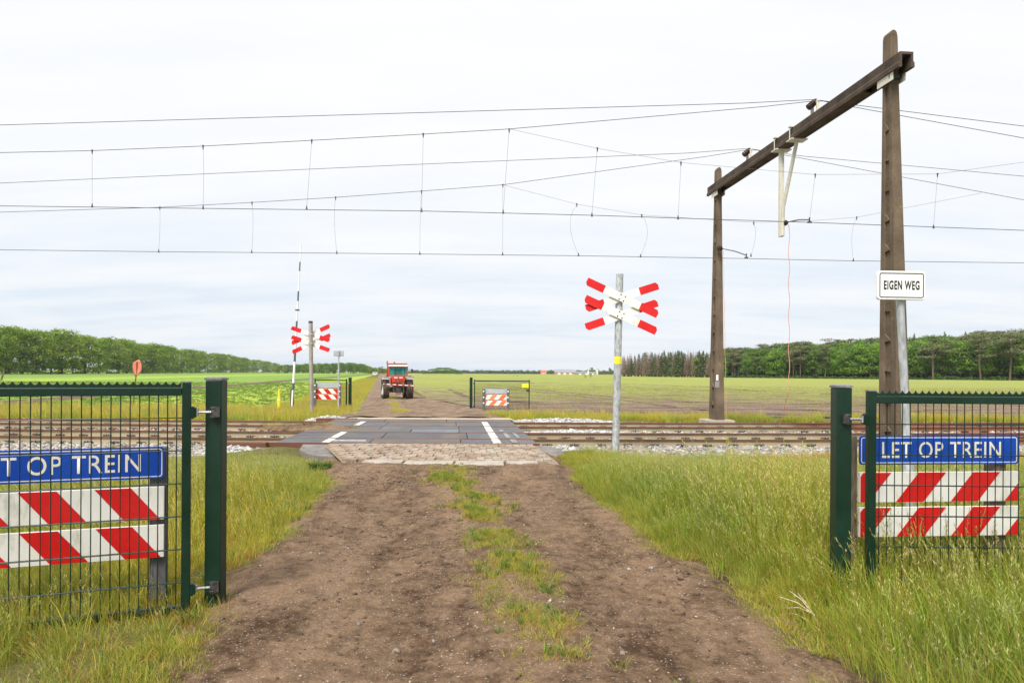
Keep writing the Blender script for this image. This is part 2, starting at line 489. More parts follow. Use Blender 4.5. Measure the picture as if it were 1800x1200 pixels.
def road_height(x, y):
    l, r = xL(y), xR(y)
    en = (fbm(x * 2.2, y * 2.2, 11) - .5) * .5
    e = np.minimum(x - l, r - x) + en * .5
    z = rz_near(y) + .012
    mid = xM(y)
    t = (x - mid)
    z = z + .030 * np.exp(-(t / .26) ** 2) - .035 * np.exp(-((np.abs(t) - .85) / .34) ** 2)
    z = z + (fbm(x * 1.3, y * 1.3, 21) - .5) * .035 + (fbm(x * 6, y * 6, 22, 4) - .5) * .034 + (fbm(x * 19, y * 19, 23, 2) - .5) * .012
    tr_ = 0
    for c_, sd_ in ((-.85, 31), (.85, 33)):
        q_ = t - c_
        tr_ = tr_ + np.clip(np.sin((y + np.abs(q_) * .9 + np.where(q_ > 0, .10, 0)) * 2 * np.pi / .20) * 2.2, -.4, 1) * np.clip((.24 - np.abs(q_)) / .05, 0, 1) * np.clip((fbm(x * .9, y * .7, sd_) - .46) / .05, 0, 1)
    z = z + tr_ * .011
    flat = np.clip((y - 9.5) / 1.5, 0, 1)
    z = z * (1 - flat) + (rz_near(y) + .008 + (fbm(x * 8, y * 8, 24) - .5) * .02) * flat
    return z - .10 * np.clip(.10 - e, 0, .5) / .5 - .032 * np.clip((y - 10.6) / .5, 0, 1)
def road_fn(U, V):
    l, r = xL(V) - .5, xR(V) + .5
    x = l + (r - l) * U
    return x, V, road_height(x, V)
tag(sheet('dirt_road', np.linspace(0, 1, 150), np.concatenate([np.arange(1.2, 6.5, .022), np.arange(6.5, 13.22, .045)]), road_fn, M['dirt']), kind='structure')

def far_fn(U, V):
    w = np.interp(V, [20.4, 23, 30, 45, 400], [2.35, 2.7, 2.2, 1.9, 1.9])
    wr = np.interp(V, [20.4, 23, 25, 30, 44, 60, 400], [2.4, 3.2, 4.2, 4.9, 2.6, 1.9, 1.9])
    t = (U - .5) * 2 * np.where(U > .5, wr, w)
    w = np.where(U > .5, wr, w)
    x = road_c(V) + np.interp(V, [20.4, 24, 34], [.35, .25, 0]) + t
    z = rz_far(V) + .03 - .03 * np.exp(-((np.abs(t) - .85) / .3) ** 2) + (fbm(x * 1.7, V * 1.2, 5) - .5) * .06 - .09 * np.clip((np.abs(t) / w - .82) / .18, 0, 1)
    return x, V, z
tag(sheet('farm_track', np.linspace(0, 1, 44), np.concatenate([np.arange(21.3, 60, .18), np.geomspace(60, 700, 60)]), far_fn, M['farm_track']), kind='structure')

# fields beyond the rails
def left_field_mat():
    m = NT('green_crop')
    g = m.n("ShaderNodeNewGeometry"); sp = m.n("ShaderNodeSeparateXYZ"); m.l(g.outputs["Position"], sp.inputs[0])
    u = m.math('ADD', sp.outputs[0], m.math('MULTIPLY', sp.outputs[1], .17))
    wob = m.math('MULTIPLY', m.math('SUBTRACT', m.noise(.05, m.pos(), 3), .5), 3.0)
    uu = m.math('ADD', u, wob)
    f = m.math('DIVIDE', m.math('ADD', uu, 130.0), 130.0)
    A, B, C, S = (.16, .27, .055), (.26, .35, .055), (.14, .225, .06), (.12, .085, .062)
    def pu(v): return (v + 130) / 130
    col = m.ramp(f, [(0, C), (pu(-84), A), (pu(-62), B), (pu(-55), B), (pu(-52), A), (pu(-40), (.17, .28, .055)), (pu(-25), A), (pu(-21.9), A), (pu(-21.6), S),
                     (pu(-18.9), S), (pu(-18.6), (.14, .235, .05)), (pu(-14.2), (.15, .245, .05)), (pu(-13.8), B), (pu(-8), (.27, .36, .055)), (1, A)])
    big = m.noise(.03, m.pos(), 4)
    col = m.mix(m.ramp(big, [(.4, 0.0), (.6, .45)]), col, m.mix(1.0, col, (1.25, 1.1, .9), 'MULTIPLY'))
    n = m.noise(2.2, m.pos((1, .35, 1), .17), 5, .7)
    col = m.mix(.55, col, m.ramp(n, [(.3, .12), (.7, .88)]), 'OVERLAY')
    m.base(col); m.set(.9, 0, .1); m.bump(n, .6, .12)
    return m.m
def right_field_mat():
    m = NT('seedling_field')
    g = m.n("ShaderNodeNewGeometry"); sp = m.n("ShaderNodeSeparateXYZ"); m.l(g.outputs["Position"], sp.inputs[0])
    soil = m.mix(m.ramp(m.noise(.8, m.pos((.35, 1, 1)), 6, .65), [(.35, 0.0), (.65, 1.0)]), (.115, .075, .06), (.24, .175, .14))
    clod = m.noise(5.5, m.pos(), 5, .7)
    soil = m.mix(.6, soil, m.ramp(clod, [(.3, .1), (.7, .9)]), 'OVERLAY')
    green = m.mix(m.noise(.09, m.pos(), 4), (.22, .255, .065), (.30, .32, .085))
    # seedlings stand thin near the headland and close up into the field
    cover = m.ramp(m.math('DIVIDE', sp.outputs[1], 200.0), [(.13, .05), (.165, .18), (.21, .33), (.32, .47), (.6, .64), (1.0, .80)])
    patch = m.noise(2.4, m.pos((.6, 1.2, 1)), 6, .7)
    patch = m.math('ADD', m.math('MULTIPLY', patch, .6), m.math('MULTIPLY', m.noise(.35, m.pos(), 3), .4))
    cut = m.math('MULTIPLY', m.math('SUBTRACT', m.math('ADD', patch, m.math('MULTIPLY', cover, .62)), .66), 5.0, True)
    col = m.mix(cut, soil, green)
    # wheel tracks: bare bands running with the road and across the headland
    wob = m.math('MULTIPLY', m.math('SUBTRACT', m.noise(.035, m.pos(), 3), .5), 14.0)
    for ang, c0, w in ((.42, 17.0, .22), (.42, 18.7, .22), (1.72, 33.6, .35), (1.62, 40.3, .3), (1.50, 74.0, .5), (1.53, 96.0, .6), (.34, 40.0, .4), (.34, 42.0, .4), (1.56, 150.0, 1.0)):
        ca, sa = math.sin(ang), math.cos(ang)
        dd = m.math('ADD', m.math('ADD', m.math('MULTIPLY', sp.outputs[0], sa), m.math('MULTIPLY', sp.outputs[1], ca)), m.math('SUBTRACT', wob, c0))
        band = m.math('SUBTRACT', 1.0, m.math('DIVIDE', m.math('ABSOLUTE', dd), w * 1.5), True)
        band = m.math('MULTIPLY', band, m.ramp(m.noise(.22, m.pos((1, .6, 1)), 4), [(.40, .1), (.58, 1.0)]))
        col = m.mix(m.math('MULTIPLY', band, 1.3, True), col, soil)
    m.base(col); m.set(.95, 0, .08); m.bump(clod, .8, .08)
    return m.m
M['left_field'] = left_field_mat()
M['right_field'] = right_field_mat()
def lf_fn(U, V):
    x0 = road_c(V) - 5.2 + (fbm(V * .2, V * .0, 41) - .5) * .6
    x1 = -.95 * V - 60 - 0 * V
    x = x0 + (x1 - x0) * (U ** 2)
    z = gz(V) + .035 + (fbm(x * .25, V * .25, 6) - .5) * .05
    return x, V, z
tag(sheet('crop_field', np.linspace(0, 1, 50), np.concatenate([np.arange(27.5, 60, .7), np.geomspace(60, 1500, 40)]), lf_fn, M['left_field']), kind='structure')
def rf_fn(U, V):
    x0 = road_c(V) + np.interp(V, [24, 30, 44, 60, 200], [6.5, 4.6, 2.2, 2.4, 3.0])
    x1 = .95 * V + 60
    x = x0 + (x1 - x0) * (U ** 2)
    yy = V + np.maximum(0, .0033 * (np.minimum(np.abs(x + 4), 40)) ** 2) * np.clip((60 - V) / 34, 0, 1)
    z = gz(yy) + .035 + (fbm(x * .5, yy * .5, 8) - .5) * .07
    return x, yy, z
tag(sheet('seedling_field', np.linspace(0, 1, 90), np.concatenate([np.arange(24.6, 60, .4), np.geomspace(60, 900, 40)]), rf_fn, M['right_field']), kind='structure')

# bare wheel ruts and the ploughed headland in the seedling field
M['rut'] = soil_mat('ploughed_soil', (.095, .066, .054), (.215, .158, .128), False)
RUTS = []
def G(px, py, z=-.265):
    u, v = px - PX0, py - PY0
    d = (z - CAM_H) / ((u * _s - v * _c) / F)
    return P(px, py, d)
def rut(pp, w, seed, keep=.0):
    pts = [G(*p) for p in pp]
    line = []
    for a_, b_ in zip(pts[:-1], pts[1:]):
        k = max(2, int((b_ - a_).length / .35))
        for i in range(k): line.append(a_.lerp(b_, i / k))
    line.append(pts[-1])
    V, Fq = [], []
    L = np.array([(p.x, p.y) for p in line]); T = np.gradient(L, axis=0); T /= np.linalg.norm(T, axis=1)[:, None]
    Nn = np.stack([-T[:, 1], T[:, 0]], -1)
    for i, (p, n_) in enumerate(zip(L, Nn)):
        a1 = w * (.55 + .95 * fbm(i * .33, seed, 201)); a2 = w * (.55 + .95 * fbm(i * .33, seed + 9, 202)); sh = (fbm(i * .12, seed, 203) - .5) * w
        for j, t in enumerate((-1, -.4, .4, 1)):
            q = p + n_ * ((a1 if t < 0 else a2) * t + sh)
            V.append((q[0], q[1], float(gz(q[1])) + (.045 if abs(t) == 1 else .058 + .04 * (fbm(q[0] * 3, q[1] * 3, 204) - .5))))
        RUTS.append((p[0], p[1], w))
    n_ = len(L)
    for i in range(n_ - 1):
        if keep and fbm(i * .17, seed, 205) < keep: continue
        for j in range(3): Fq.append((i * 4 + j, i * 4 + j + 1, (i + 1) * 4 + j + 1, (i + 1) * 4 + j))
    o = inst('wheel_rut', mesh_np('wheel_rut', V, Fq, M['rut'], smooth=True)); o["kind"] = "structure"
for k_, (pp, w, keep) in enumerate((
        ([(860, 676), (950, 685), (1075, 697.5), (1200, 706), (1330, 709), (1560, 712)], .26, 0), ([(850, 679.5), (950, 689), (1090, 703.5), (1240, 721)], .30, 0),
        ([(790, 684), (812, 694), (835, 702), (900, 706), (1000, 709), (1090, 711.5)], .30, .40), ([(925, 725), (1080, 727), (1250, 730), (1450, 732), (1800, 735)], .85, 0),
        ([(935, 731), (1080, 733.5), (1250, 736), (1450, 738), (1800, 740)], .55, .38), ([(1080, 717), (1240, 718), (1500, 722), (1800, 727)], .28, .45),
        ([(1095, 674), (1240, 680), (1360, 689), (1480, 693)], .5, .36), ([(735, 669), (830, 670), (930, 672), (1100, 676)], .7, .42), ([(870, 665.5), (1000, 666), (1200, 668.5)], 1.2, .42))):
    rut(pp, w, k_ * 3.7 + 1, keep)

# ------------------------------------------------------------------ railway
def ballast_mat():
    m = NT('ballast_fines')
    p = m.pos()
    v = m.vor(16, p)
    col = m.mix(.7, m.mix(m.noise(1.1, p, 4), (.30, .26, .22), (.42, .41, .40)), v.outputs["Color"], 'OVERLAY')
    col = m.mix(m.ramp(m.noise(.55, p, 5, .65), [(.5, 0.0), (.66, .75)]), col, (.19, .13, .09))
    m.base(col); m.set(.95, 0, .15); m.bump(v.outputs["Distance"], 1.0, .03)
    return m.m
M['ballast'] = ballast_mat()
BED = [(-7.0, -.17), (-6.35, -.095), (-5.8, -.085), (1.4, -.085), (2.0, -.12), (2.7, -.19)]
def bed_fn(U, V):
    off = np.interp(V, np.arange(len(BED)), [b[0] for b in BED]); zz = np.interp(V, np.arange(len(BED)), [b[1] for b in BED])
    return U, D4(U) + off, zz + (fbm(U * 1.5, off * 1.5, 15) - .5) * .03
tag(sheet('ballast_bed', np.arange(-60, 60.1, .5), np.linspace(0, len(BED) - 1, 26), bed_fn, M['ballast']), kind='structure')

def rail_mats():
    m = NT('rusty_rail_head'); p = m.pos((.15, 1, 1))
    a = m.noise(3, p, 5)
    m.base(m.mix(a, (.105, .045, .03), (.19, .085, .055))); m.set(.7, .2, .3); m.bump(m.noise(50, m.pos(), 3), .2, .003)
    w = NT('dusty_rail_side'); p = w.pos((.12, 1, 1))
    a = w.noise(2.5, p, 6, .6)
    col = w.mix(w.ramp(a, [(.35, 0.0), (.65, 1.0)]), (.285, .24, .155), (.36, .315, .215))
    st = w.noise(9, w.pos((1, 1, .15)), 5, .65)
    col = w.mix(w.ramp(st, [(.56, 0.0), (.74, .55)]), col, (.30, .16, .08))
    g = w.n("ShaderNodeNewGeometry"); sp = w.n("ShaderNodeSeparateXYZ"); w.l(g.outputs["Position"], sp.inputs[0])
    # old rusted lengths of rail at both ends of the newer dusty stretch
    e = w.math('ADD', sp.outputs[0], w.math('MULTIPLY', w.math('SUBTRACT', sp.outputs[1], 17.0), .55))
    ru = w.ramp(w.math('DIVIDE', w.math('ADD', e, 40.0), 80.0), [(.310, 1.0), (.335, 0.0), (.615, 0.0), (.622, 1.0)])
    col = w.mix(w.math('MULTIPLY', ru, .85), col, w.mix(w.noise(3, w.pos((.3, 1, 1)), 5), (.14, .06, .04), (.33, .12, .06)))
    w.base(col); w.set(.85, 0, .2); w.bump(w.noise(40, w.pos(), 3), .2, .003)
    return m.m, w.m
M['railhead'], M['railside'] = rail_mats()
RT = .066
# half profile: offset from the rail's centre line, height above foot; side faces are dusty, head rusty
def rail_mesh(off, name, parent):
    prof = [(-.065, 0), (.065, 0), (.065, .012), (.012, .028), (.010, .112), (.036, .124), (.036, .150), (.028, .156), (-.028, .156), (-.036, .150), (-.036, .124), (-.010, .112), (-.012, .028), (-.065, .012)]
    headedges = {5, 6, 7, 8, 9}
    xs = np.arange(-60, 60.01, .75)
    mb = MB(); n = len(prof)
    vs = []
    for x in xs:
        s = D4s(x); nrm = Vector((-s, 1)).normalized()
        for a, h in prof:
            vs.append((x + nrm.x * a, float(D4(x)) + off + nrm.y * a, RT - .156 + h))
    fs, mi = [], []
    for i in range(len(xs) - 1):
        for k in range(n):
            k2 = (k + 1) % n
            fs.append((i * n + k, i * n + k2, (i + 1) * n + k2, (i + 1) * n + k)); mi.append(0 if k in headedges else 1)
    mb.v, mb.f, mb.mi = vs, fs, mi
    return mb.build(name, [M['railhead'], M['railside']], parent)
def sleeper_mat():
    return pm('concrete_sleeper', (.30, .255, .195), (.40, .345, .275), 3, .9, fine=50, bump=.3, dirt=(.3, .2, .13), dirt_lo=.58)
M['sleeper'] = sleeper_mat()
slp = MB(); slp.box((0, 0, -.1), (.24, 2.5, .2))
slp_me = slp.mesh('sleeper', M['sleeper'])
fast = MB()
fast.box((0, .095, .022), (.15, .05, .028))
for q in (-1, 1):
    fast.tube([(q * .02, .10, .03), (q * .05, .12, .062), (q * .085, .10, .055), (q * .10, .075, .03)], .011, 5)
fast.tube([(0, .105, .02), (0, .105, .075)], .015, 6)
fast_me = fast.mesh('rail_clip', M['darksteel'])
for k, (off, lab) in enumerate(((-4.85 + .75, 'railway track with rusty rails beside the brick-paved approach'), (-.75, 'railway track with rusty rails beside the crop fields'))):
    t = thing('railway_track', (0, 0, 0), lab, 'railway track', 'two tracks of the railway line')
    for r in (-.75, .75): rail_mesh(off + r, 'rail', t)
    i = 0
    for x in np.arange(-17.2 + .2 * k, 18.5, .56):
        if -5.4 + .1 * k < x < .55 - .3 * k: continue
        y = float(D4(x)) + off; ang = math.atan(D4s(x))
        o = inst('sleeper', slp_me, t, (x, y, RT - .156 - .002 + random.uniform(-.004, .004)), ang + random.uniform(-.01, .01))
        for r in (-.75, .75):
            inst('rail_clip', fast_me, o, (0, r, 0)); inst('rail_clip', fast_me, o, (0, r, 0), math.pi)

# ballast stones
def stones(name, pts, size, cols, mat, flat=.75):
    n = len(pts)
    base = np.array([(-1, -1, -1), (1, -1, -1), (1, 1, -1), (-1, 1, -1), (-1, -1, 1), (1, -1, 1), (1, 1, 1), (-1, 1, 1)], float) * .5
    v = np.repeat(base[None], n, 0) + rng.uniform(-.28, .28, (n, 8, 3))
    v *= size[:, None, None] * rng.uniform(.7, 1.25, (n, 1, 3))
    v[:, :, 2] *= flat
    a = rng.uniform(0, 2 * np.pi, n); b = rng.uniform(-.6, .6, n)
    cb, sb = np.cos(b)[:, None], np.sin(b)[:, None]
    y, z = v[:, :, 1] * cb - v[:, :, 2] * sb, v[:, :, 1] * sb + v[:, :, 2] * cb
    v[:, :, 1], v[:, :, 2] = y, z
    ca, sa = np.cos(a)[:, None], np.sin(a)[:, None]
    x, y = v[:, :, 0] * ca - v[:, :, 1] * sa, v[:, :, 0] * sa + v[:, :, 1] * ca
    v[:, :, 0], v[:, :, 1] = x, y
    v += pts[:, None, :]
    f0 = np.array([(3, 2, 1, 0), (4, 5, 6, 7), (0, 1, 5, 4), (1, 2, 6, 5), (2, 3, 7, 6), (3, 0, 4, 7)])
    f = (f0[None] + (np.arange(n) * 8)[:, None, None]).reshape(-1, 4)
    return mesh_np(name, v.reshape(-1, 3), f, mat, np.repeat(cols, 8, 0))
def stone_cols(n, warm=.4):
    g = rng.uniform(.14, .50, n)[:, None]
    c = g * np.array([1.0, .985, .96])
    w = rng.random(n) < warm
    c[w] = g[w] * np.array([1.0, .82, .66])
    return c
N = 46000
sx = rng.uniform(-17, 18, N); so = np.where(rng.random(N) < .45, rng.uniform(-6.95, -5.2, N), rng.uniform(-5.2, 1.9, N))
# none on the crossing or over the sleepers' own faces
edge = -.085 * (so + 5.75)
keep = ~((sx > -4.7 + edge) & (sx < .55 + edge)) & ((fbm(sx * .8, so * .8, 51) > .36) | (so < -5.0))
sx, so = sx[keep], so[keep]
sz = np.interp(so, [b[0] for b in BED], [b[1] for b in BED]) + rng.uniform(-.008, .022, len(sx))
inner = (so > -4.8) & (so < -3.4) | (so > -1.45) & (so < -.05)
sz[inner] -= .012
c = stone_cols(len(sx))
dirty = (fbm(sx * .5, so * .5, 52) > .52) & (sx < -4)
c[dirty] *= np.array([.62, .5, .42])
c[(so > -3.3) & (so < -1.5) & (sx > 0)] *= 1.1
o = inst('ballast_stones', stones('ballast_stones', np.stack([sx, D4(sx) + so, sz], -1), rng.uniform(.03, .068, len(sx)), c, M['stone']))
tag(o, 'loose grey and brown ballast stones around the rails', 'ballast', kind='stuff')
# fresh white heaps at the crossing corners
hp, hs = [], []
for (hx, ho, rx, ry, hz, n) in ((-5.55, 1.75, .75, .5, .16, 900), (1.45, 1.6, 1.9, .45, .13, 1500), (1.6, -2.45, 1.7, .55, .10, 1500), (.95, -6.05, .45, .35, .1, 260), (-5.2, -6.35, .7, .4, .09, 330)):
    a = rng.uniform(0, 2 * np.pi, n); rr = np.sqrt(rng.random(n))
    x = hx + rx * rr * np.cos(a); oo = ho + ry * rr * np.sin(a)
    hp.append(np.stack([x, D4(x) + oo, -.07 + hz * (1 - rr ** 1.5) * rng.uniform(.4, 1.05, n)], -1)); hs.append(n)
hp = np.concatenate(hp); g = rng.uniform(.26, .58, len(hp))[:, None]
o = inst('white_stone_heap', stones('white_stone_heap', hp, rng.uniform(.04, .085, len(hp)), g * np.array([1, .995, .98]), M['stone']))
tag(o, 'fresh pale ballast heaped at the corners of the crossing', 'ballast', kind='stuff')

# ---- crossing deck
def panel_mat(name, c1, c2, rough):
    m = NT(name); p = m.pos()
    a = m.noise(2.0, m.pos((.7, 1.4, 1)), 6, .6)
    col = m.mix(m.ramp(a, [(.35, 0.0), (.68, 1.0)]), c1, c2)
    d = m.noise(1.1, m.pos((1, .5, 1)), 7, .65)
    col = m.mix(m.ramp(d, [(.46, 0.0), (.66, .75)]), col, (.165, .135, .112))
    m.base(col); m.set(rough, 0, .5)
    m.l(m.ramp(d, [(.4, rough), (.65, min(1, rough + .3))]), m.b.inputs["Roughness"])
    v = m.vor(42, p); m.bump(m.math('ADD', m.ramp(v.outputs["Distance"], [(.15, 1.0), (.35, 0.0)]), m.noise(60, p, 3)), .25, .006)
    return m.m
PAN = [panel_mat('rubber_panel_blue_grey', (.046, .053, .066), (.075, .082, .097), .40),
       panel_mat('rubber_panel_dusty', (.085, .074, .067), (.125, .108, .095), .60),
       panel_mat('rubber_panel_dark', (.045, .048, .058), (.07, .075, .086), .48),
       panel_mat('rubber_panel_smooth_pale', (.09, .102, .125), (.12, .132, .155), .34)]
M['roadpaint'] = pm('worn_road_paint', (.66, .63, .57), (.76, .74, .68), 4, .7, fine=40, dirt=(.30, .26, .22), dirt_lo=.47)
M['oldpaint'] = pm('scuffed_grey_paint', (.20, .20, .20), (.30, .29, .27), 5, .6, fine=40, dirt=(.13, .12, .11), dirt_lo=.48)
deck = bpy.data.objects.new('crossing_deck', None); COL.objects.link(deck); deck.location = (-2, 16.5, RT)
tag(deck, 'flat level crossing deck of grey rubber panels laid between the rails', 'crossing deck')
DL = Vector((-2, 16.5, RT))
def deck_quad(name, xa, xb, oa, ob, z0, z1, mat, bevel=.006, parent=deck, dl=DL, label=None):
    def pt(x, o, z): return (x - .085 * (o + 5.75) - dl.x, float(D4(x)) + o - dl.y, z - dl.z)
    n = max(1, int(abs(xb - xa) / .9)); mb = MB()
    ring = [(xa + (xb - xa) * i / n) for i in range(n + 1)]
    poly = [(x, oa) for x in ring] + [(x, ob) for x in reversed(ring)]
    k = len(poly)
    vs = [pt(x, o, z0) for x, o in poly] + [pt(x, o, z1) for x, o in poly]
    mb.add(vs, [tuple(range(k))[::-1], tuple(range(k, 2 * k))] + [(i, (i + 1) % k, (i + 1) % k + k, i + k) for i in range(k)])
    return mb.build(name, mat, parent, bevel=bevel, label=label)
ROWS = [(-5.75, -4.93, (-2.75, -.95)), (-4.77, -3.44, (-2.7, -.9)), (-3.26, -2.52, (-2.1, -.95)), (-2.47, -1.60, (-3.0, -1.0)), (-1.41, -.09, (-2.9, -1.05)), (.09, .95, (-3.1, -1.3))]
pick = [[0, 1, 0], [2, 2, 0], [1, 3, 0], [1, 0, 2], [0, 1, 0], [1, 1, 1]]
for ri, (oa, ob, cuts) in enumerate(ROWS):
    br = [-4.62] + [c + random.uniform(-.06, .06) for c in cuts] + [.52]
    for j in range(len(br) - 1):
        p = deck_quad('rubber_panel', br[j] + .008, br[j + 1] - .008, oa, ob, RT - .13, RT - .003 + random.uniform(-.006, .002), PAN[pick[ri][j]])
    for lx, w in ((-3.72, .15), (-.36, .16)):
        if ri == 5: continue
        if lx < -3 and ri in (2, 3): continue
        deck_quad('white_line', lx, lx + w, oa + .005, ob - .005, RT + .001, RT + .0055, M['roadpaint'], 0)
# painted patches and spilt paint on the right
for lx, w, ri in ((.02, .12, 0), (-.02, .10, 1), (-.05, .10, 2), (.20, .08, 1)):
    oa, ob, _ = ROWS[ri]
    deck_quad('worn_paint_patch', lx, lx + w, oa + .08, ob - .06, RT + .001, RT + .005, M['oldpaint'], 0)
deck_quad('worn_paint_patch', -3.57, -2.9, -5.42, -5.32, RT + .001, RT + .005, M['roadpaint'], 0)
# steel edge profiles of the deck
for oa in (-5.80, .975):
    deck_quad('steel_edge', -4.75, .55, oa, oa + .025, RT - .13, RT + .0, M['railhead'], 0)
for x0, x1, oa, ob, mk in ((-5.62, -4.75, -5.95, -5.78, 'railhead'), (-5.2, -4.0, 1.02, 1.2, 'railhead')):
    deck_quad('rusty_end_block', x0, x1, oa, ob, RT - .2, RT + .01, M[mk], .01)

# ---- paved approach with bricks
M['paver'] = attr_mat('paving_brick', .9, 30, .2, 0.0, (.66, .56, .48), 1.6)
apron = bpy.data.objects.new('paved_apron', None); COL.objects.link(apron); apron.location = (-1.6, 12, 0)
tag(apron, kind='structure'); AL = Vector((-1.6, 12, 0))
apb = MB()
def ap_x(t, y): return (-3.60 + 4.0 * t) + (1 - t) * (13.3 - y) * .40 + t * (13.3 - y) * .12
vs = []
for y in np.arange(10.7, 13.36, .2):
    for t in np.linspace(-.02, 1.02, 12): vs.append((ap_x(t, y) - AL.x, y - AL.y, float(rz_near(y)) - .02 - .12 * max(0, 10.95 - y)))
nn = 12; mm = len(vs) // nn
apb.add(vs, [(j * nn + i, j * nn + i + 1, (j + 1) * nn + i + 1, (j + 1) * nn + i) for j in range(mm - 1) for i in range(nn - 1)])
apb.build('sand_bed', pm('joint_sand', (.20, .155, .115), (.27, .21, .155), 5, .95, fine=60, bump=.4), apron)
pav_me = []
for k in range(10):
    g = random.uniform(.29, .37); tint = random.choice(((1, .86, .70), (1, .82, .64), (1, .90, .77), (1.0, .80, .66)))
    mb = MB(); mb.box((0, 0, -.04), (.129, .271, .08))
    me = mb.mesh('paver', M['paver'])
    bm = bmesh.new(); bm.from_mesh(me); bmesh.ops.bevel(bm, geom=bm.edges[:], offset=.004, segments=1, affect='EDGES'); bm.to_mesh(me); bm.free()
    a = me.color_attributes.new("Col", 'FLOAT_COLOR', 'POINT')
    a.data.foreach_set("color", [v for _ in me.vertices for v in (g * tint[0], g * tint[1], g * tint[2], 1)])
    pav_me.append(me)
cnt = 0
for r in range(8):
    y = 13.12 - r * .277
    yo = y + .0
    w = ap_x(1, y) - ap_x(0, y); ncol = int(w / .1335)
    for cix in range(ncol):
        if cnt >= 296: break
        if r >= 6 and random.random() < .10: continue
        x = ap_x(0, y) + (cix + .5) * w / ncol
        yy = y - (.1385 if cix % 2 else 0) + random.uniform(-.006, .006)
        cv = float(D4(x) - 19.1)
        yy += cv
        if cix % 2 and r == 0:               # half bricks close the row along the deck
            o = inst('paver', random.choice(pav_me), apron, (x - AL.x, 13.19 + cv - AL.y, float(rz_near(13.2)) + .010), 0.0, (1, .47, 1)); cnt += 1
        cnt += 1
        o = inst('paver', random.choice(pav_me), apron, (x - AL.x, yy - AL.y, float(rz_near(y)) + .012 + random.uniform(-.006, .004)), random.uniform(-.02, .02))
        o.rotation_euler.x = random.uniform(-.02, .02)
M['slab'] = pm('worn_concrete_slab', (.30, .265, .225), (.42, .37, .31), 4, .9, fine=60, bump=.35, dirt=(.2, .155, .12), dirt_lo=.55)
for k, (x0, x1, y0, y1) in enumerate(((-2.35, -1.72, 10.62, 11.0), (-1.68, -.92, 10.48, 10.98), (-.88, -.12, 10.44, 10.98), (-.08, .42, 10.62, 10.98))):
    mb = MB()
    poly = [(x0, y1), (x1, y1)] + [(x1 + (x0 - x1) * i / 6, y0 + random.uniform(-.03, .12)) for i in range(7)]
    mb.prism([(a - AL.x, b - AL.y) for a, b in poly], -.05, float(rz_near(10.8)) + .016 + random.uniform(-.006, .006), lambda u, v, t: (u, v, t))
    mb.build('broken_slab', M['slab'], apron, bevel=.008)
# dark asphalt wedges at both ends of the brick strip and the kerb beyond
M['asphalt'] = pm('old_asphalt', (.13, .122, .115), (.22, .205, .19), 5, .9, fine=90, fine_amt=.4, bump=.5)
for k, poly in enumerate((((.43, 13.25), (.95, 13.25), (.95, 12.4), (.75, 12.0), (.60, 11.95)), ((-3.58, 13.25), (-4.05, 13.25), (-3.95, 12.7), (-3.7, 12.3), (-3.42, 12.05), (-3.10, 12.05)))):
    mb = MB(); mb.prism([(a - AL.x, b - AL.y) for a, b in poly], -.12, .042, lambda u, v, t: (u, v, t - .085 * max(0, (13.2 - AL.y - v)) / 1.3))
    mb.build('asphalt_wedge', M['asphalt'], apron, bevel=.01)
def strip_fn(U, V):
    x = -4.95 + 5.0 * U
    return x - .1 * V, D4(x) + 1.2 + V, .050 - .02 * V + (fbm(x * 3, V * 3, 61) - .5) * .02
o = sheet('far_paved_strip', np.linspace(0, 1, 40), np.linspace(-.2, 1.2, 10), strip_fn, pm('pale_worn_paving', (.36, .29, .21), (.50, .42, .32), 4, .9, fine=40, bump=.4, dirt=(.22, .16, .12), dirt_lo=.58))
tag(o, kind='structure')
# low concrete kerb along the ballast, left of the crossing
kerb = thing('concrete_kerb', (-6, 12, -.1), 'grey concrete edging blocks along the ballast behind the green post', 'kerb')
for i in range(4):
    x0 = -8.2 + i * .78
    x1 = x0 + .765
    y0 = 11.15 + (x0 + 8.2) * .30; y1 = 11.15 + (x1 + 8.2) * .30
    mb = MB(); mb.box(((x0 + x1) / 2 + 6, (y0 + y1) / 2 - 12, -.03), (.80, .12, .22), math.atan(.30))
    mb.build('kerb_block', M['slab'], kerb, bevel=.012)
# earth and weeds fallen on the left end of the deck
def heap_fn(U, V):
    a = U * 2 * np.pi; r = V
    x = -5.05 + 1.30 * r * np.cos(a) * (1 + .25 * (fbm(np.cos(a) * 2, np.sin(a) * 2, 71) - .5)); y = 16.95 + .62 * r * np.sin(a)
    h = (1 - r ** 1.6) * (.06 + .10 * fbm(x * 4, y * 4, 72)) * (.6 + .9 * fbm(x * 9, y * 9, 73))
    return x, y, RT - .012 + h - .03 * (r > .97)
o = sheet('soil_heap', np.linspace(0, 1, 60), np.linspace(0, 1, 24), heap_fn, M['dirt'])
tag(o, 'dark earth spilled over the rubber panels between the two tracks', 'soil heap', kind='stuff')

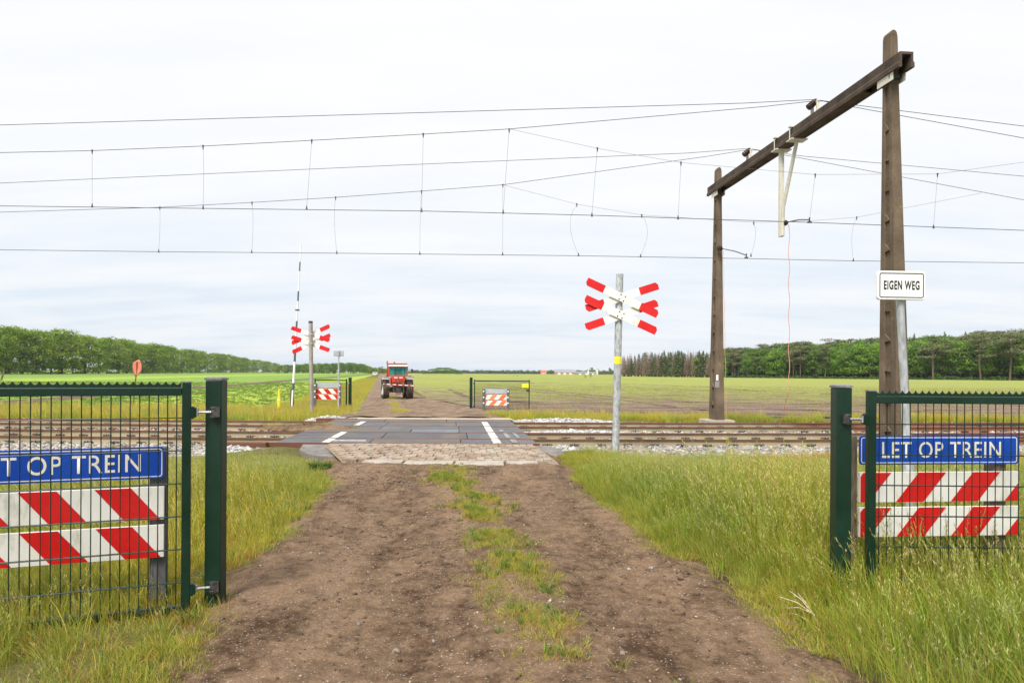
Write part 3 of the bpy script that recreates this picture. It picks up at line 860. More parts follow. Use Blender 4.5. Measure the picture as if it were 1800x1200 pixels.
# ------------------------------------------------------------------ gates
def scallop(mb, L, z0, pitch=.0425):
    n = int(L / pitch); p = L / n
    pts = [(0, z0)]
    top = []
    for i in range(n):
        for k in range(6):
            t = k / 6
            top.append((i * p + t * p, z0 + .026 - .021 * math.sin(math.pi * t) ** .8))
    top.append((L, z0 + .026))
    for (a, b), (c, d) in zip(top[:-1], top[1:]):
        mb.hexa([(a, -.002, z0 - .012), (c, -.002, z0 - .012), (c, .002, z0 - .012), (a, .002, z0 - .012), (a, -.002, b), (c, -.002, d), (c, .002, d), (a, .002, b)])
vw = MB(); vw.tube([(0, 0, .015), (0, 0, 1.31)], .0033, 6); vw_me = vw.mesh('vertical_wire', M['green'])
def hinge_parts(root, z, sgn):
    """eye bolt hinge between stile and post; sgn = side the post stands on"""
    h = MB(); h.box((sgn * .033, 0, z), (.018, .046, .075)); h.box((sgn * .048, 0, z), (.014, .04, .06))
    ho = h.build('hinge', M['green'], root, bevel=.003)
    b = MB(); b.tube([(sgn * .05, 0, z), (sgn * .145, .0, z)], .0085, 8)
    b.tube([(sgn * .055, 0, z - .022), (sgn * .055, 0, z + .022)], .012, 8)
    b.build('hinge_bolt', M['steel'], ho, smooth=True)
    e = MB(); e.lathe([(.0, -.034), (.02, -.034), (.022, -.022), (.014, -.018), (.018, -.012), (.018, .012), (.014, .018), (.022, .022), (.02, .034), (0, .034)], (sgn * .152, -.0, z), 'z', 12)
    e.b2((sgn * .150, -.018, z - .03), (sgn * .185, .018, z + .03))
    e.build('hinge_eye', M['darksteel'], ho, smooth=True)
def make_gate(loc, rz, L, label, sgn, full=True, crest=True, wires=True):
    """hinge stile at the origin, leaf along +x; sgn=-1 puts the post on the -x side"""
    g = thing('mesh_gate', loc, label, 'gate', 'green mesh gates at the crossing', rz)
    for x in (0, L):
        m = MB(); m.b2((x - .025, -.025, -.03), (x + .025, .025, 1.378)); m.build('stile', M['green'], g, bevel=.004)
        m = MB(); m.b2((x - .026, -.026, 1.3785), (x + .026, .026, 1.386)); m.build('stile_cap', M['cap'], g)
    m = MB(); m.b2((.026, -.022, 1.300), (L - .026, .022, 1.347)); m.build('top_rail', M['green'], g, bevel=.004)
    m = MB(); m.b2((.026, -.022, -.02), (L - .026, .022, .025)); m.build('bottom_rail', M['green'], g, bevel=.004)
    if crest:
        m = MB(); scallop(m, L - .06, 1.36); 
        for v in range(len(m.v)): m.v[v] = (m.v[v][0] + .03, m.v[v][1], m.v[v][2])
        m.build('scalloped_crest', M['green'], g)
    zs = [.164 + .2 * i for i in range(6)]
    n = int((L - .1) / .05)
    if full:
        for i in range(n): inst('vertical_wire', vw_me, g, (.055 + i * .05, 0, 0))
        for z in zs:
            m = MB()
            for y in (-.0072, .0072): m.tube([(.026, y, z), (L - .026, y, z)], .0036, 6)
            m.build('horizontal_wire', M['green'], g)
    else:
        m = MB()
        for i in range(n): m.tube([(.055 + i * .05, 0, .02), (.055 + i * .05, 0, 1.30)], .003, 4, False)
        for z in zs: m.tube([(.026, 0, z), (L - .026, 0, z)], .0036, 4, False)
        m.build('wire_mesh', M['green'], g, kind='stuff')
    for z in (1.196, .115): hinge_parts(g, z, sgn)
    return g
def make_post(loc, H, w, label, rz=0.0):
    g = thing('gate_post', loc, label, 'post', 'green square gate posts', rz)
    m = MB(); m.b2((-w / 2, -w / 2, -.35), (w / 2, w / 2, H)); m.build('shaft', M['green'], g, bevel=.006)
    m = MB(); k = w / 2 + .004
    m.b2((-k, -k, H + .001), (k, k, H + .014))
    m.add([(-k, -k, H + .014), (k, -k, H + .014), (k, k, H + .014), (-k, k, H + .014), (-k * .7, -k * .7, H + .02), (k * .7, -k * .7, H + .02), (k * .7, k * .7, H + .02), (-k * .7, k * .7, H + .02)],
          [(0, 1, 5, 4), (1, 2, 6, 5), (2, 3, 7, 6), (3, 0, 4, 7), (4, 5, 6, 7)])
    m.build('cap', M['cap'], g)
    return g
# left, swung open towards the viewer
hl = Vector((-1.985, 4.17, 0))
make_gate(hl, math.pi + .366, 2.3, 'open green mesh gate with scalloped top before the blue sign with grey posts', -1)
make_post((-1.860, 4.30, -.02), 1.412, .1, 'green gate post with grey cap standing alone at the bare earth edge', R(2))
hr = Vector((2.352, 4.47, -.035))
make_gate(hr, R(-1.2), 2.3, 'open green mesh gate with scalloped top half sunk in tall grass', -1)
make_post((2.185, 4.53, -.02), 1.385, .1, 'green gate post with grey cap rising from tall grass beside the wooden sign post', R(-2))

# far gates
zf = -.26
g = make_gate((P(834, 700, 32.2).x, 32.2, zf), R(2), 2.58, 'green mesh gate carrying a yellow plate beyond the rails', -1, False, False)
m = MB(); m.b2((2.24, -.035, 1.02), (2.55, -.03, 1.20)); m.build('yellow_plate', M['yellowsign'], g, label='bright yellow notice plate')
m = MB(); m.b2((2.46, -.05, .82), (2.56, .02, .94)); m.tube([(2.38, -.06, .93), (2.5, -.06, .93)], .012, 6); m.build('latch', M['darksteel'], g)
make_post((P(828, 700, 32.2).x, 32.2, zf), 1.47, .13, 'green gate post next to the yellow plated gate')
make_gate((P(609, 700, 31).x, 31, zf), math.pi - R(16), 1.62, 'green mesh gate behind the striped boards left of the farm track', -1, False, False)
make_post((P(612.5, 700, 31).x + .06, 31.05, zf), 1.44, .125, 'green gate post at the verge of the farm track before the tractor')

# ------------------------------------------------------------------ lettering
def text_mesh(body, name, width, height, bold=0.0, mat=None, space=1.0):
    cu = bpy.data.curves.new(name, 'FONT'); cu.body = body; cu.size = 1.0; cu.offset = bold; cu.space_character = space
    cu.extrude = 0.0; cu.resolution_u = 4
    ob = bpy.data.objects.new(name, cu); COL.objects.link(ob)
    dg = bpy.context.evaluated_depsgraph_get(); dg.update()
    me = bpy.data.meshes.new_from_object(ob.evaluated_get(dg))
    bpy.data.objects.remove(ob); bpy.data.curves.remove(cu)
    n = len(me.vertices); co = np.zeros(n * 3, np.float32); me.vertices.foreach_get("co", co); co = co.reshape(-1, 3)
    mn, mx = co.min(0), co.max(0)
    out = np.zeros_like(co)
    out[:, 0] = (co[:, 0] - (mn[0] + mx[0]) / 2) * width / (mx[0] - mn[0])
    out[:, 2] = (co[:, 1] - (mn[1] + mx[1]) / 2) * height / (mx[1] - mn[1])
    me.vertices.foreach_set("co", out.ravel()); me.update()
    me.materials.clear(); me.materials.append(mat); me.name = name
    return me
def rrect(w, h, r, n=5):
    pts = []
    for cx, cy, a0 in ((w / 2 - r, h / 2 - r, 0), (-w / 2 + r, h / 2 - r, 90), (-w / 2 + r, -h / 2 + r, 180), (w / 2 - r, -h / 2 + r, 270)):
        for k in range(n + 1):
            a = R(a0 + 90 * k / n); pts.append((cx + r * math.cos(a), cy + r * math.sin(a)))
    return pts
def ring(mb, w, h, r, t, y, cz=0.0):
    a, b = rrect(w, h, r), rrect(w - 2 * t, h - 2 * t, max(.001, r - t))
    n = len(a)
    mb.add([(p[0], y, p[1] + cz) for p in a] + [(p[0], y, p[1] + cz) for p in b], [(i, (i + 1) % n, (i + 1) % n + n, i + n) for i in range(n)])

# ------------------------------------------------------------------ LET OP TREIN boards
LET = text_mesh('LET OP TREIN', 'lettering', .875, .112, .006, M['offwhite'], 1.08)
def stripes(parent, W, z0, z1, y, lean, red, phase, period=.4, off=.165):
    """red diagonal sheets on one striped board, clipped to it; lean=+1 is '/', -1 is '\\' """
    h = z1 - z0
    k = -3
    while True:
        a = phase + k * period
        if a > W / 2 + .5: break
        k += 1
        b0, b1 = a, a + .2
        t0, t1 = a + lean * off, a + .2 + lean * off
        poly = [(b0, 0.0), (b1, 0.0), (t1, h), (t0, h)]
        for side in (-1, 1):              # clip against both ends
            lim = side * (W / 2 - .003); res = []
            for i in range(len(poly)):
                p, q = poly[i], poly[(i + 1) % len(poly)]
                pin, qin = side * p[0] <= side * lim, side * q[0] <= side * lim
                if pin: res.append(p)
                if pin != qin:
                    f = (lim - p[0]) / (q[0] - p[0]); res.append((lim, p[1] + f * (q[1] - p[1])))
            poly = res
            if len(poly) < 3: break
        if len(poly) < 3: continue
        m = MB(); m.prism(poly, y - .0015, y + .0003, lambda u, v, t: (u, t, z0 + v))
        m.build('red_stripe', red, parent)
def make_warning(loc, rz, label, lean, front=True, phase=0.0, red=None, post_mat='greyplastic', posts=(-.545, .545), W=1.17, dz=0.0):
    g = thing('warning_sign', loc, label, 'sign', 'railway warning boards at the gates', rz)
    red = red or M['red']
    pw = .095
    sgn = 1 if front else -1              # posts behind the boards, or before them when seen from the back
    for k, x in enumerate(posts):
        m = MB(); m.b2((x - pw / 2, sgn * .022 if sgn > 0 else -.022 - pw, -.3), (x + pw / 2, sgn * .022 + pw if sgn > 0 else -.022, 1.028 - .004 * k))
        po = m.build('post', M[post_mat], g, bevel=.006)
        if not front:
            for zz in (.93, .68, .44):
                b = MB(); b.lathe([(0, -.008), (.03, -.006), (.034, 0)], (x, -.022 - pw, zz), 'y', 10); b.build('bolt_cover', M['greywhite'], po)
    m = MB(); m.prism(rrect(W, .2, .022), -.004, .004, lambda u, v, t: (u, t, v + .933))
    bo = m.build('name_board', M['blue'] if front else M['greyback'], g)
    if front:
        m = MB(); ring(m, W - .022, .178, .018, .006, -.0052, .933); m.build('white_border', M['white'], bo)
        inst('lettering', LET, bo, (.015, -.0058, .935))
    for z0, z1, ph in ((.576, .782, phase), (.338, .541, phase + .005)):
        m = MB(); m.b2((-W / 2, -.012, z0), (W / 2, .012, z1)); b = m.build('striped_board', M['white'], g, bevel=.002)
        if front or True: stripes(b, W, z0 + .002, z1 - .002, -.0135, lean, red, ph, off=.165 * (z1 - z0) / .206)
    return g
# right one: from (2.383, 4.68) to (3.55, 4.80)
a = math.atan2(.10, 1.167)
make_warning((2.972, 4.742, 0.0), a, 'blue board and striped boards on wooden posts behind the gate sunk in grass', 1, True, -.585 - .13 - .01, None, 'wood', (-.63, .47))
a = math.atan2(.37, 1.11)
v = Vector((math.cos(a), math.sin(a)))
c0 = Vector((-2.196, 4.32)) - v * .585
make_warning((c0.x, c0.y, -.062), a, 'blue board and striped boards on grey posts behind the gate, cut by the frame', -1, True, .585 - .235 + .175 - .40 - .16)
c1 = P(871.5, 700, 28.6)
make_warning((c1.x, 28.6, zf), R(-3), 'grey backed warning boards with faded orange stripes before the yellow plated gate', 1, False, -.3, M['fadedred'], 'greyplastic', (-.5, .52), 1.06)
c1 = P(577, 700, 28.6)
make_warning((c1.x, 28.6, zf + .21), R(3), 'grey backed warning boards with red stripes behind the crossing post', -1, False, -.45, M['red'], 'greyplastic', (-.53, .49), 1.06)

# ------------------------------------------------------------------ EIGEN WEG
EIG = text_mesh('EIGEN WEG', 'lettering', .300, .073, .031, M['black'], 1.14)
def make_private(loc, rz, lean, H, label, front=True, sleeve=True):
    g = thing('private_road_sign', loc, label, 'sign', 'private road plates on poles', rz)
    top = Vector((lean * H, 0, H))
    m = MB(); m.tube([(lean * -.4, 0, -.4), top], .030, 16); po = m.build('pole', M['galv'], g, smooth=True)
    if sleeve:
        s = MB(); q = .62 / 1.0
        s.tube([(lean * -.3, 0, -.3), (lean * .93, 0, .93)], .046, 16); s.tube([(lean * .93, 0, .93), (lean * .965, 0, .965)], [.046, .033], 16)
        s.build('ground_sleeve', M['galv'], po, smooth=True)
    fy = -.034 if front else .034
    cx, cz = top.x - .012, H - .105
    m = MB(); m.prism(rrect(.405, .232, .024), -.012, .012, lambda u, v, t: (cx + u, fy + t * (1 if front else 1) - (.012 if front else -.012), cz + v))
    bo = m.build('plate', M['greywhite'] if front else M['greyback'], g, bevel=.005)
    m = MB()
    for zz in (-.06, .06): m.b2((cx - .05, -.036 if front else -.036, cz + zz - .012), (cx + .05, .036, cz + zz + .012))
    m.build('clamp', M['galv'], g)
    if front:
        m = MB(); ring(m, .372, .199, .017, .0075, fy - .0252, cz)
        for i in range(len(m.v)): m.v[i] = (m.v[i][0] + cx, m.v[i][1], m.v[i][2])
        m.build('black_border', M['black'], bo)
        inst('lettering', EIG, bo, (cx, fy - .0258, cz + .002))
    return g
b = P(1604, 955, 5.55)
make_private((b.x, 5.55, 0), R(4), -.058, 2.275, 'white plate reading EIGEN WEG on a leaning galvanised pole')
b = P(595, 700, 27)
make_private((b.x, 27, -.22), R(2), .0, 2.5, 'bare grey back of a small plate on a pole beside the striped boards', False, False)

# ------------------------------------------------------------------ St Andrew's crosses
def make_cross(loc, rz, label, H=3.32, sticker=True, pole_mat='galv', cap=False):
    g = thing('crossing_sign', loc, label, 'sign', 'red and white railway crosses', rz)
    m = MB(); lean = .018
    m.tube([(-.4 * lean, 0, -.4), (H * lean, 0, H)], .069, 20); po = m.build('pole', M[pole_mat], g, smooth=True)
    m = MB(); m.lathe([(0, .004), (.066, .004), (.066, .0)], (H * lean, 0, H), 'z', 16); m.build('pole_cap', M['cap'], po)
    if cap:
        m = MB(); m.tube([((H - .06) * lean, 0, H - .06), (H * lean, 0, H + .012)], .0725, 16); m.build('dark_pole_top', M['darksteel'], po)
    # boards: centre offset, angle, depth in front of the pole
    zc = H
    L2, hw = .735, .073
    for (cx, cz, ang, dy, ln) in ((0, -.455, -25.0, -.125, L2), (.0, -.44, 18.0, -.092, .71), (-.02, -.775, -24.6, -.125, L2), (-.0, -.775, 19.2, -.092, .71)):
        ca, sa = math.cos(R(ang)), math.sin(R(ang))
        ox, oz = (H + cz) * lean + cx + .04, H + cz
        fr = lambda u, v, t: (ox + u * ca - v * sa, t, oz + u * sa + v * ca)
        poly = [(-ln, 0.018), (-ln + .035, -hw), (ln - .035, -hw), (ln, -.018), (ln - .01, hw), (-ln + .01, hw)]
        poly = [(-ln, -.02), (-ln + .04, -hw), (ln - .005, -hw), (ln, .02), (ln - .04, hw), (-ln + .005, hw)]
        m = MB(); m.prism(poly, dy - .008, dy + .008, fr)
        bo = m.build('cross_board', M['white'], g)
        rl = .365
        for s in (-1, 1):
            if s < 0: pl = [(-ln, -.02), (-ln + .04, -hw), (-ln + rl, -hw), (-ln + rl, hw), (-ln + .005, hw)]
            else: pl = [(ln - rl, -hw), (ln - .005, -hw), (ln, .02), (ln - .04, hw), (ln - rl, hw)]
            m = MB(); m.prism(pl, dy - .0105, dy + .0105, fr); m.build('red_end', M['red'], bo)
        m = MB()
        for u in (-.045, .045):
            for v_ in ((-.0,) if dy > -.1 else (-.045, .045)):
                q = fr(u, v_, dy - .011); m.lathe([(.0, -.006), (.012, -.005), (.014, 0)], q, 'y', 8)
        m.build('bolt', M['darksteel'], bo)
    for cz in (-.45, -.775):
        m = MB(); m.b2(((H + cz) * lean - .08, -.085, H + cz - .022), ((H + cz) * lean + .08, .075, H + cz + .022)); m.build('clamp', M['galv'], g)
    if sticker:
        zz = 1.63; m = MB(); n = 10
        vs = []
        for k in range(n + 1):
            aa = R(200 + 140 * k / n)
            for z in (zz, zz + .135): vs.append((z * lean + .0705 * math.cos(aa), .0705 * math.sin(aa), z))
        m.add(vs, [(2 * k, 2 * k + 2, 2 * k + 3, 2 * k + 1) for k in range(n)])
        st = m.build('yellow_sticker', M['yellowsign'], po)
        m = MB(); vs = []; 
        for j in range(3):
            for k in range(3, n - 3):
                aa0, aa1 = R(200 + 140 * k / n), R(200 + 140 * (k + 1) / n); z0 = zz + .035 + j * .03
                o_ = len(m.v)
                m.add([(z0 * lean + .0712 * math.cos(aa0), .0712 * math.sin(aa0), z0), (z0 * lean + .0712 * math.cos(aa1), .0712 * math.sin(aa1), z0),
                       (z0 * lean + .0712 * math.cos(aa1), .0712 * math.sin(aa1), z0 + .006), (z0 * lean + .0712 * math.cos(aa0), .0712 * math.sin(aa0), z0 + .006)], [(0, 1, 2, 3)])
        m.build('printed_lines', pm('grey_print', (.35, .32, .1), (.4, .36, .12), 4, .6, bump=0), st)
    return g
b = P(1082, 782, 12.9)
make_cross((b.x, 12.9, 0), R(-1.5), 'galvanised post with two red and white crosses and a yellow sticker')
M['oldgalv'] = pm('stained_old_steel', (.30, .27, .22), (.42, .39, .34), 7, .65, .2, stretch=(1, 1, .3), dirt=(.2, .15, .1), dirt_lo=.56)
b = P(548, 731, 24)
make_cross((b.x, 24, -.12), math.pi, 'stained dark-topped post with two railway crosses seen from behind', 3.33, False, 'oldgalv', True)

# ------------------------------------------------------------------ overhead line portal
xn, yn, xf, yf = 6.97, 12.5, 6.24, 20.8
portal = thing('overhead_line_portal', (xn, yn, 0), 'brown concrete portal of two tapered masts and a crossbeam over the tracks', 'portal')
PL = Vector((xn, yn, 0))
ang = math.atan2(xn - xf, yf - yn)           # beam runs along local y turned by ang
def make_mast(cx, cy, zb, name, lean0=0.0, lean1=0.0):
    zt = 7.72; m = MB()
    Mr = Matrix.Rotation(ang, 3, 'Z')
    def dims(z):
        t = (z - zb) / (zt - zb)
        return (.27 + (.135 - .27) * t, .56 + (.21 - .56) * t)
    def fr(x, y, z):
        q = Mr @ Vector((x, y, 0)); return (q.x + cx - PL.x + lean0 + (lean1 - lean0) * z / 7.7, q.y + cy - PL.y, z)
    zs = [zb + (6.75 - zb) * i / 12 for i in range(13)]
    # two flanges joined by a thin recessed web
    for s in (-1, 1):
        vs, n = [], len(zs)
        for z in zs:
            w, d = dims(z); t = d * .30
            ya, yb = (-d / 2, -d / 2 + t) if s < 0 else (d / 2 - t, d / 2)
            vs += [fr(-w / 2, ya, z), fr(w / 2, ya, z), fr(w / 2, yb, z), fr(-w / 2, yb, z)]
        fs = [(3, 2, 1, 0), tuple((n - 1) * 4 + k for k in range(4))]
        for i in range(n - 1):
            for k in range(4): fs.append((i * 4 + k, i * 4 + (k + 1) % 4, (i + 1) * 4 + (k + 1) % 4, (i + 1) * 4 + k))
        m.add(vs, fs)
    for a, b_ in zip(zs[:-1], zs[1:]):
        w0, d0 = dims(a); w1, d1 = dims(b_)
        k0, k1 = .30, .30
        m.hexa([fr(-w0 * k0, -d0 * .21, a), fr(w0 * k0, -d0 * .21, a), fr(w0 * k0, d0 * .21, a), fr(-w0 * k0, d0 * .21, a),
                fr(-w1 * k1, -d1 * .21, b_), fr(w1 * k1, -d1 * .21, b_), fr(w1 * k1, d1 * .21, b_), fr(-w1 * k1, d1 * .21, b_)])
    # triangular stiffeners in the recess
    z = zb + .5
    while z < 6.4:
        w, d = dims(z); hh = .16
        for s in (-1, 1):
            y0 = -d * .203
            m.prism([(y0, z), (y0 + d * .406, z + .02), (y0, z + hh)] if int(z * 10) % 2 else [(-y0, z), (-y0 - d * .406, z + .02), (-y0, z + hh)], s * w * .29, s * w * .47, lambda u, v, t: fr(t, u, v))
        z += .55
    # solid foot and head, head rounded on top
    for a, b_ in ((zb - .4, zb + .42), (6.72, zt - .10)):
        w0, d0 = dims(a); w1, d1 = dims(b_)
        e = .003
        m.hexa([fr(-w0 / 2 - e, -d0 / 2 - e, a), fr(w0 / 2 + e, -d0 / 2 - e, a), fr(w0 / 2 + e, d0 / 2 + e, a), fr(-w0 / 2 - e, d0 / 2 + e, a),
                fr(-w1 / 2 - e, -d1 / 2 - e, b_), fr(w1 / 2 + e, -d1 / 2 - e, b_), fr(w1 / 2 + e, d1 / 2 + e, b_), fr(-w1 / 2 - e, d1 / 2 + e, b_)])
    w1, d1 = dims(zt - .10)
    poly = [(w1 / 2 * math.cos(R(k)), .10 * math.sin(R(k))) for k in range(0, 181, 15)]
    m.prism(poly, -d1 / 2, d1 / 2, lambda u, v, t: fr(u, t, zt - .10 + v))
    return m.build(name, M['mast'], portal, bevel=.008)
mn_ = make_mast(xn, yn, -.1, 'mast', .04, -.085); mf_ = make_mast(xf, yf, -.02, 'mast')
m = MB(); Mr = Matrix.Rotation(ang, 3, 'Z')
m.box((xf - PL.x, yf - PL.y, -.04), (.80, .9, .22), ang); m.build('footing', M['slab'], portal, bevel=.02)
# trough-shaped crossbeam: two sides, a top, and a thicker lower flange
def bfr(u, v, t):                             # u across, v up, t along from near mast
    q = Mr @ Vector((u, t, 0)); k = t / 8.3; return (q.x - .078 * (1 - k), q.y, 7.10 + v - .075 * (1 - k) + .02 * k)
T0, T1 = -.46, math.hypot(xn - xf, yf - yn) + .55
m = MB()
prof = [(-.125, .135), (.125, .135), (.125, -.02), (.150, -.06), (.150, -.135), (.085, -.135), (.085, .09), (-.085, .09), (-.085, -.135), (-.150, -.135), (-.150, -.06), (-.125, -.02)]
n = len(prof)
cuts = np.linspace(T0, T1, 9)
vs = [bfr(u, v, t) for t in cuts for u, v in prof]
fs = [(i * n + k, i * n + (k + 1) % n, (i + 1) * n + (k + 1) % n, (i + 1) * n + k) for i in range(len(cuts) - 1) for k in range(n)]
def endcap(b): return [(b + 0, b + 1, b + 6, b + 7), (b + 1, b + 2, b + 3, b + 4, b + 5, b + 6), (b + 0, b + 7, b + 8, b + 9, b + 10, b + 11)]
m.add(vs, fs + endcap(0) + endcap((len(cuts) - 1) * n))
bar = m.build('crossbeam', M['beam'], portal)
m = MB(); m.hexa([bfr(-.083, -.128, .7), bfr(.083, -.128, .7), bfr(.083, -.128, T1 - 1.2), bfr(-.083, -.128, T1 - 1.2), bfr(-.083, -.10, .7), bfr(.083, -.10, .7), bfr(.083, -.10, T1 - 1.2), bfr(-.083, -.10, T1 - 1.2)])
m.build('beam_soffit', M['beam'], bar)
for t in (0.0, T1 - .55):                     # steel seats under the beam at both masts
    s = MB()
    for sx_ in (-1, 1):
        s.hexa([bfr(sx_ * .118 - .006, -.28, t - .26), bfr(sx_ * .118 + .006, -.28, t - .26), bfr(sx_ * .118 + .006, -.28, t + .20), bfr(sx_ * .118 - .006, -.28, t + .20),
                bfr(sx_ * .118 - .006, -.138, t - .26), bfr(sx_ * .118 + .006, -.138, t - .26), bfr(sx_ * .118 + .006, -.138, t + .20), bfr(sx_ * .118 - .006, -.138, t + .20)])
    st = s.build('beam_seat', M['cream'], portal)
    s = MB()
    s.hexa([bfr(-.13, -.22, t - .17), bfr(.13, -.22, t - .17), bfr(.13, -.22, t - .15), bfr(-.13, -.22, t - .15), bfr(-.13, -.14, t - .17), bfr(.13, -.14, t - .17), bfr(.13, -.14, t - .15), bfr(-.13, -.14, t - .15)])
    s.build('seat_channel', M['darksteel'], st)
def beam_at(px):                              # distance along the beam where the photo shows px
    k = (xn - xf) / (yf - yn); d = (xn + k * yn) / ((px - PX0) / F + k)
    return (d - yn) / math.cos(ang)
# drop tube with its brace
tv, tb = beam_at(1374), beam_at(1402)
m = MB()
def ch(z0, z1, t, s=.05):
    m.hexa([bfr(-s, z0 - 7.10, t - s), bfr(s, z0 - 7.10, t - s), bfr(s, z0 - 7.10, t + s), bfr(-s, z0 - 7.10, t + s), bfr(-s, z1 - 7.10, t - s), bfr(s, z1 - 7.10, t - s), bfr(s, z1 - 7.10, t + s), bfr(-s, z1 - 7.10, t + s)])
ch(4.84, 6.95, tv)
dt = m.build('drop_tube', M['cream'], portal, bevel=.006)
m = MB(); m.tube([bfr(0, -.15, tb), bfr(0, -1.58, tv - .10), bfr(0, -2.25, tv - .085)], .045, 10); m.build('drop_brace', M['cream'], portal, smooth=True)
for t in (tv, tb):
    m = MB()
    m.hexa([bfr(-.20, -.165, t - .13), bfr(.20, -.165, t - .13), bfr(.20, -.165, t + .13), bfr(-.20, -.165, t + .13), bfr(-.20, -.138, t - .13), bfr(.20, -.138, t - .13), bfr(.20, -.138, t + .13), bfr(-.20, -.138, t + .13)])
    m.hexa([bfr(-.20, .140, t - .05), bfr(.20, .140, t - .05), bfr(.20, .140, t + .05), bfr(-.20, .140, t + .05), bfr(-.20, .165, t - .05), bfr(.20, .165, t - .05), bfr(.20, .165, t + .05), bfr(-.20, .165, t + .05)])
    for u in (-.18, .18): m.tube([bfr(u, -.16, t), bfr(u, .16, t)], .012, 6)
    m.build('beam_clamp', M['cream'], portal)
# wire saddles on top of the beam
sadd = {}
for key, px in (('near', 1434), ('far', 1316)):
    t = beam_at(px)
    m = MB()
    for dt_ in (-.12, .12):
        m.hexa([bfr(-.03, .136, t + dt_ - .02), bfr(.03, .136, t + dt_ - .02), bfr(.03, .136, t + dt_ + .02), bfr(-.03, .136, t + dt_ + .02), bfr(-.03, .44, t + dt_ - .02), bfr(.03, .44, t + dt_ - .02), bfr(.03, .44, t + dt_ + .02), bfr(-.03, .44, t + dt_ + .02)])
    m.tube([bfr(0, .42, t - .16), bfr(0, .42, t + .16)], .018, 8)
    so_ = m.build('wire_saddle', M['cream'], portal)
    m = MB()
    m.tube([bfr(-.16, .30, t), bfr(-.10, .36, t), bfr(-.03, .42, t)], .05, 10)
    for q in range(4): m.tube([bfr(-.15 + q * .035, .31 + q * .03, t), bfr(-.135 + q * .035, .323 + q * .03, t)], .075, 10)
    m.tube([bfr(.0, .43, t - .03), bfr(.0, .43, t + .03)], .07, 10)
    m.build('insulator', M['insul'], so_, smooth=True)
    sadd[key] = Vector(bfr(0, .46, t)) + PL
def steady(p0, p1, name, parent, base):
    """registration arm: insulator at p0, arm to the contact wire at p1"""
    p0, p1 = Vector(p0) - base, Vector(p1) - base
    d = (p1 - p0); 
    m = MB(); m.tube([p0, p0 + d * .30 + Vector((0, 0, .03)), p0 + d * .62 + Vector((0, 0, .06)), p1 + Vector((0, 0, .05))], .014, 6)
    m.tube([p1 + Vector((0, 0, .10)), p1 - Vector((0, 0, .02))], .016, 6); m.box(p1 - Vector((0, 0, .01)), (.10, .03, .03))
    ar = m.build(name, M['darksteel'], parent)
    m = MB(); e = d.normalized()
    for q in range(4): m.tube([p0 + e * (-.02 + q * .05), p0 + e * (.012 + q * .05)], .055 if q % 2 else .07, 10)
    m.tube([p0 - e * .06, p0 + e * .2], .035, 8); m.build('insulator', M['insul'], ar, smooth=True)
    m = MB(); m.tube([p0 - e * .18, p0 - e * .04], .02, 6); m.build('arm_clamp', M['darksteel'], ar)
dN = lambda px: float(D4((px - PX0) / F * 15.2)) - 4.1
dF = lambda px: float(D4((px - PX0) / F * 18.5)) - .75
steady(Vector(bfr(.06, 5.18 - 7.10, tv)) + PL, P(1423, 390, dN(1423)), 'registration_arm', portal, PL)
steady(P(1264, 436, 20.5), P(1312, 452, dF(1312)), 'registration_arm', portal, PL)
m = MB(); q = P(1262.5, 668, yf - .26) - PL; m.box((q.x - .03, q.y, q.z + .08), (.07, .01, .17), ang); m.build('number_plate', M['greywhite'], mf_)
m = MB(); m.box((q.x - .03, q.y - .001, q.z - .12), (.13, .008, .19), ang); m.build('stencilled_patch', pm('grey_stencil', (.22, .21, .2), (.3, .28, .26), 30, .8, bump=0), mf_)

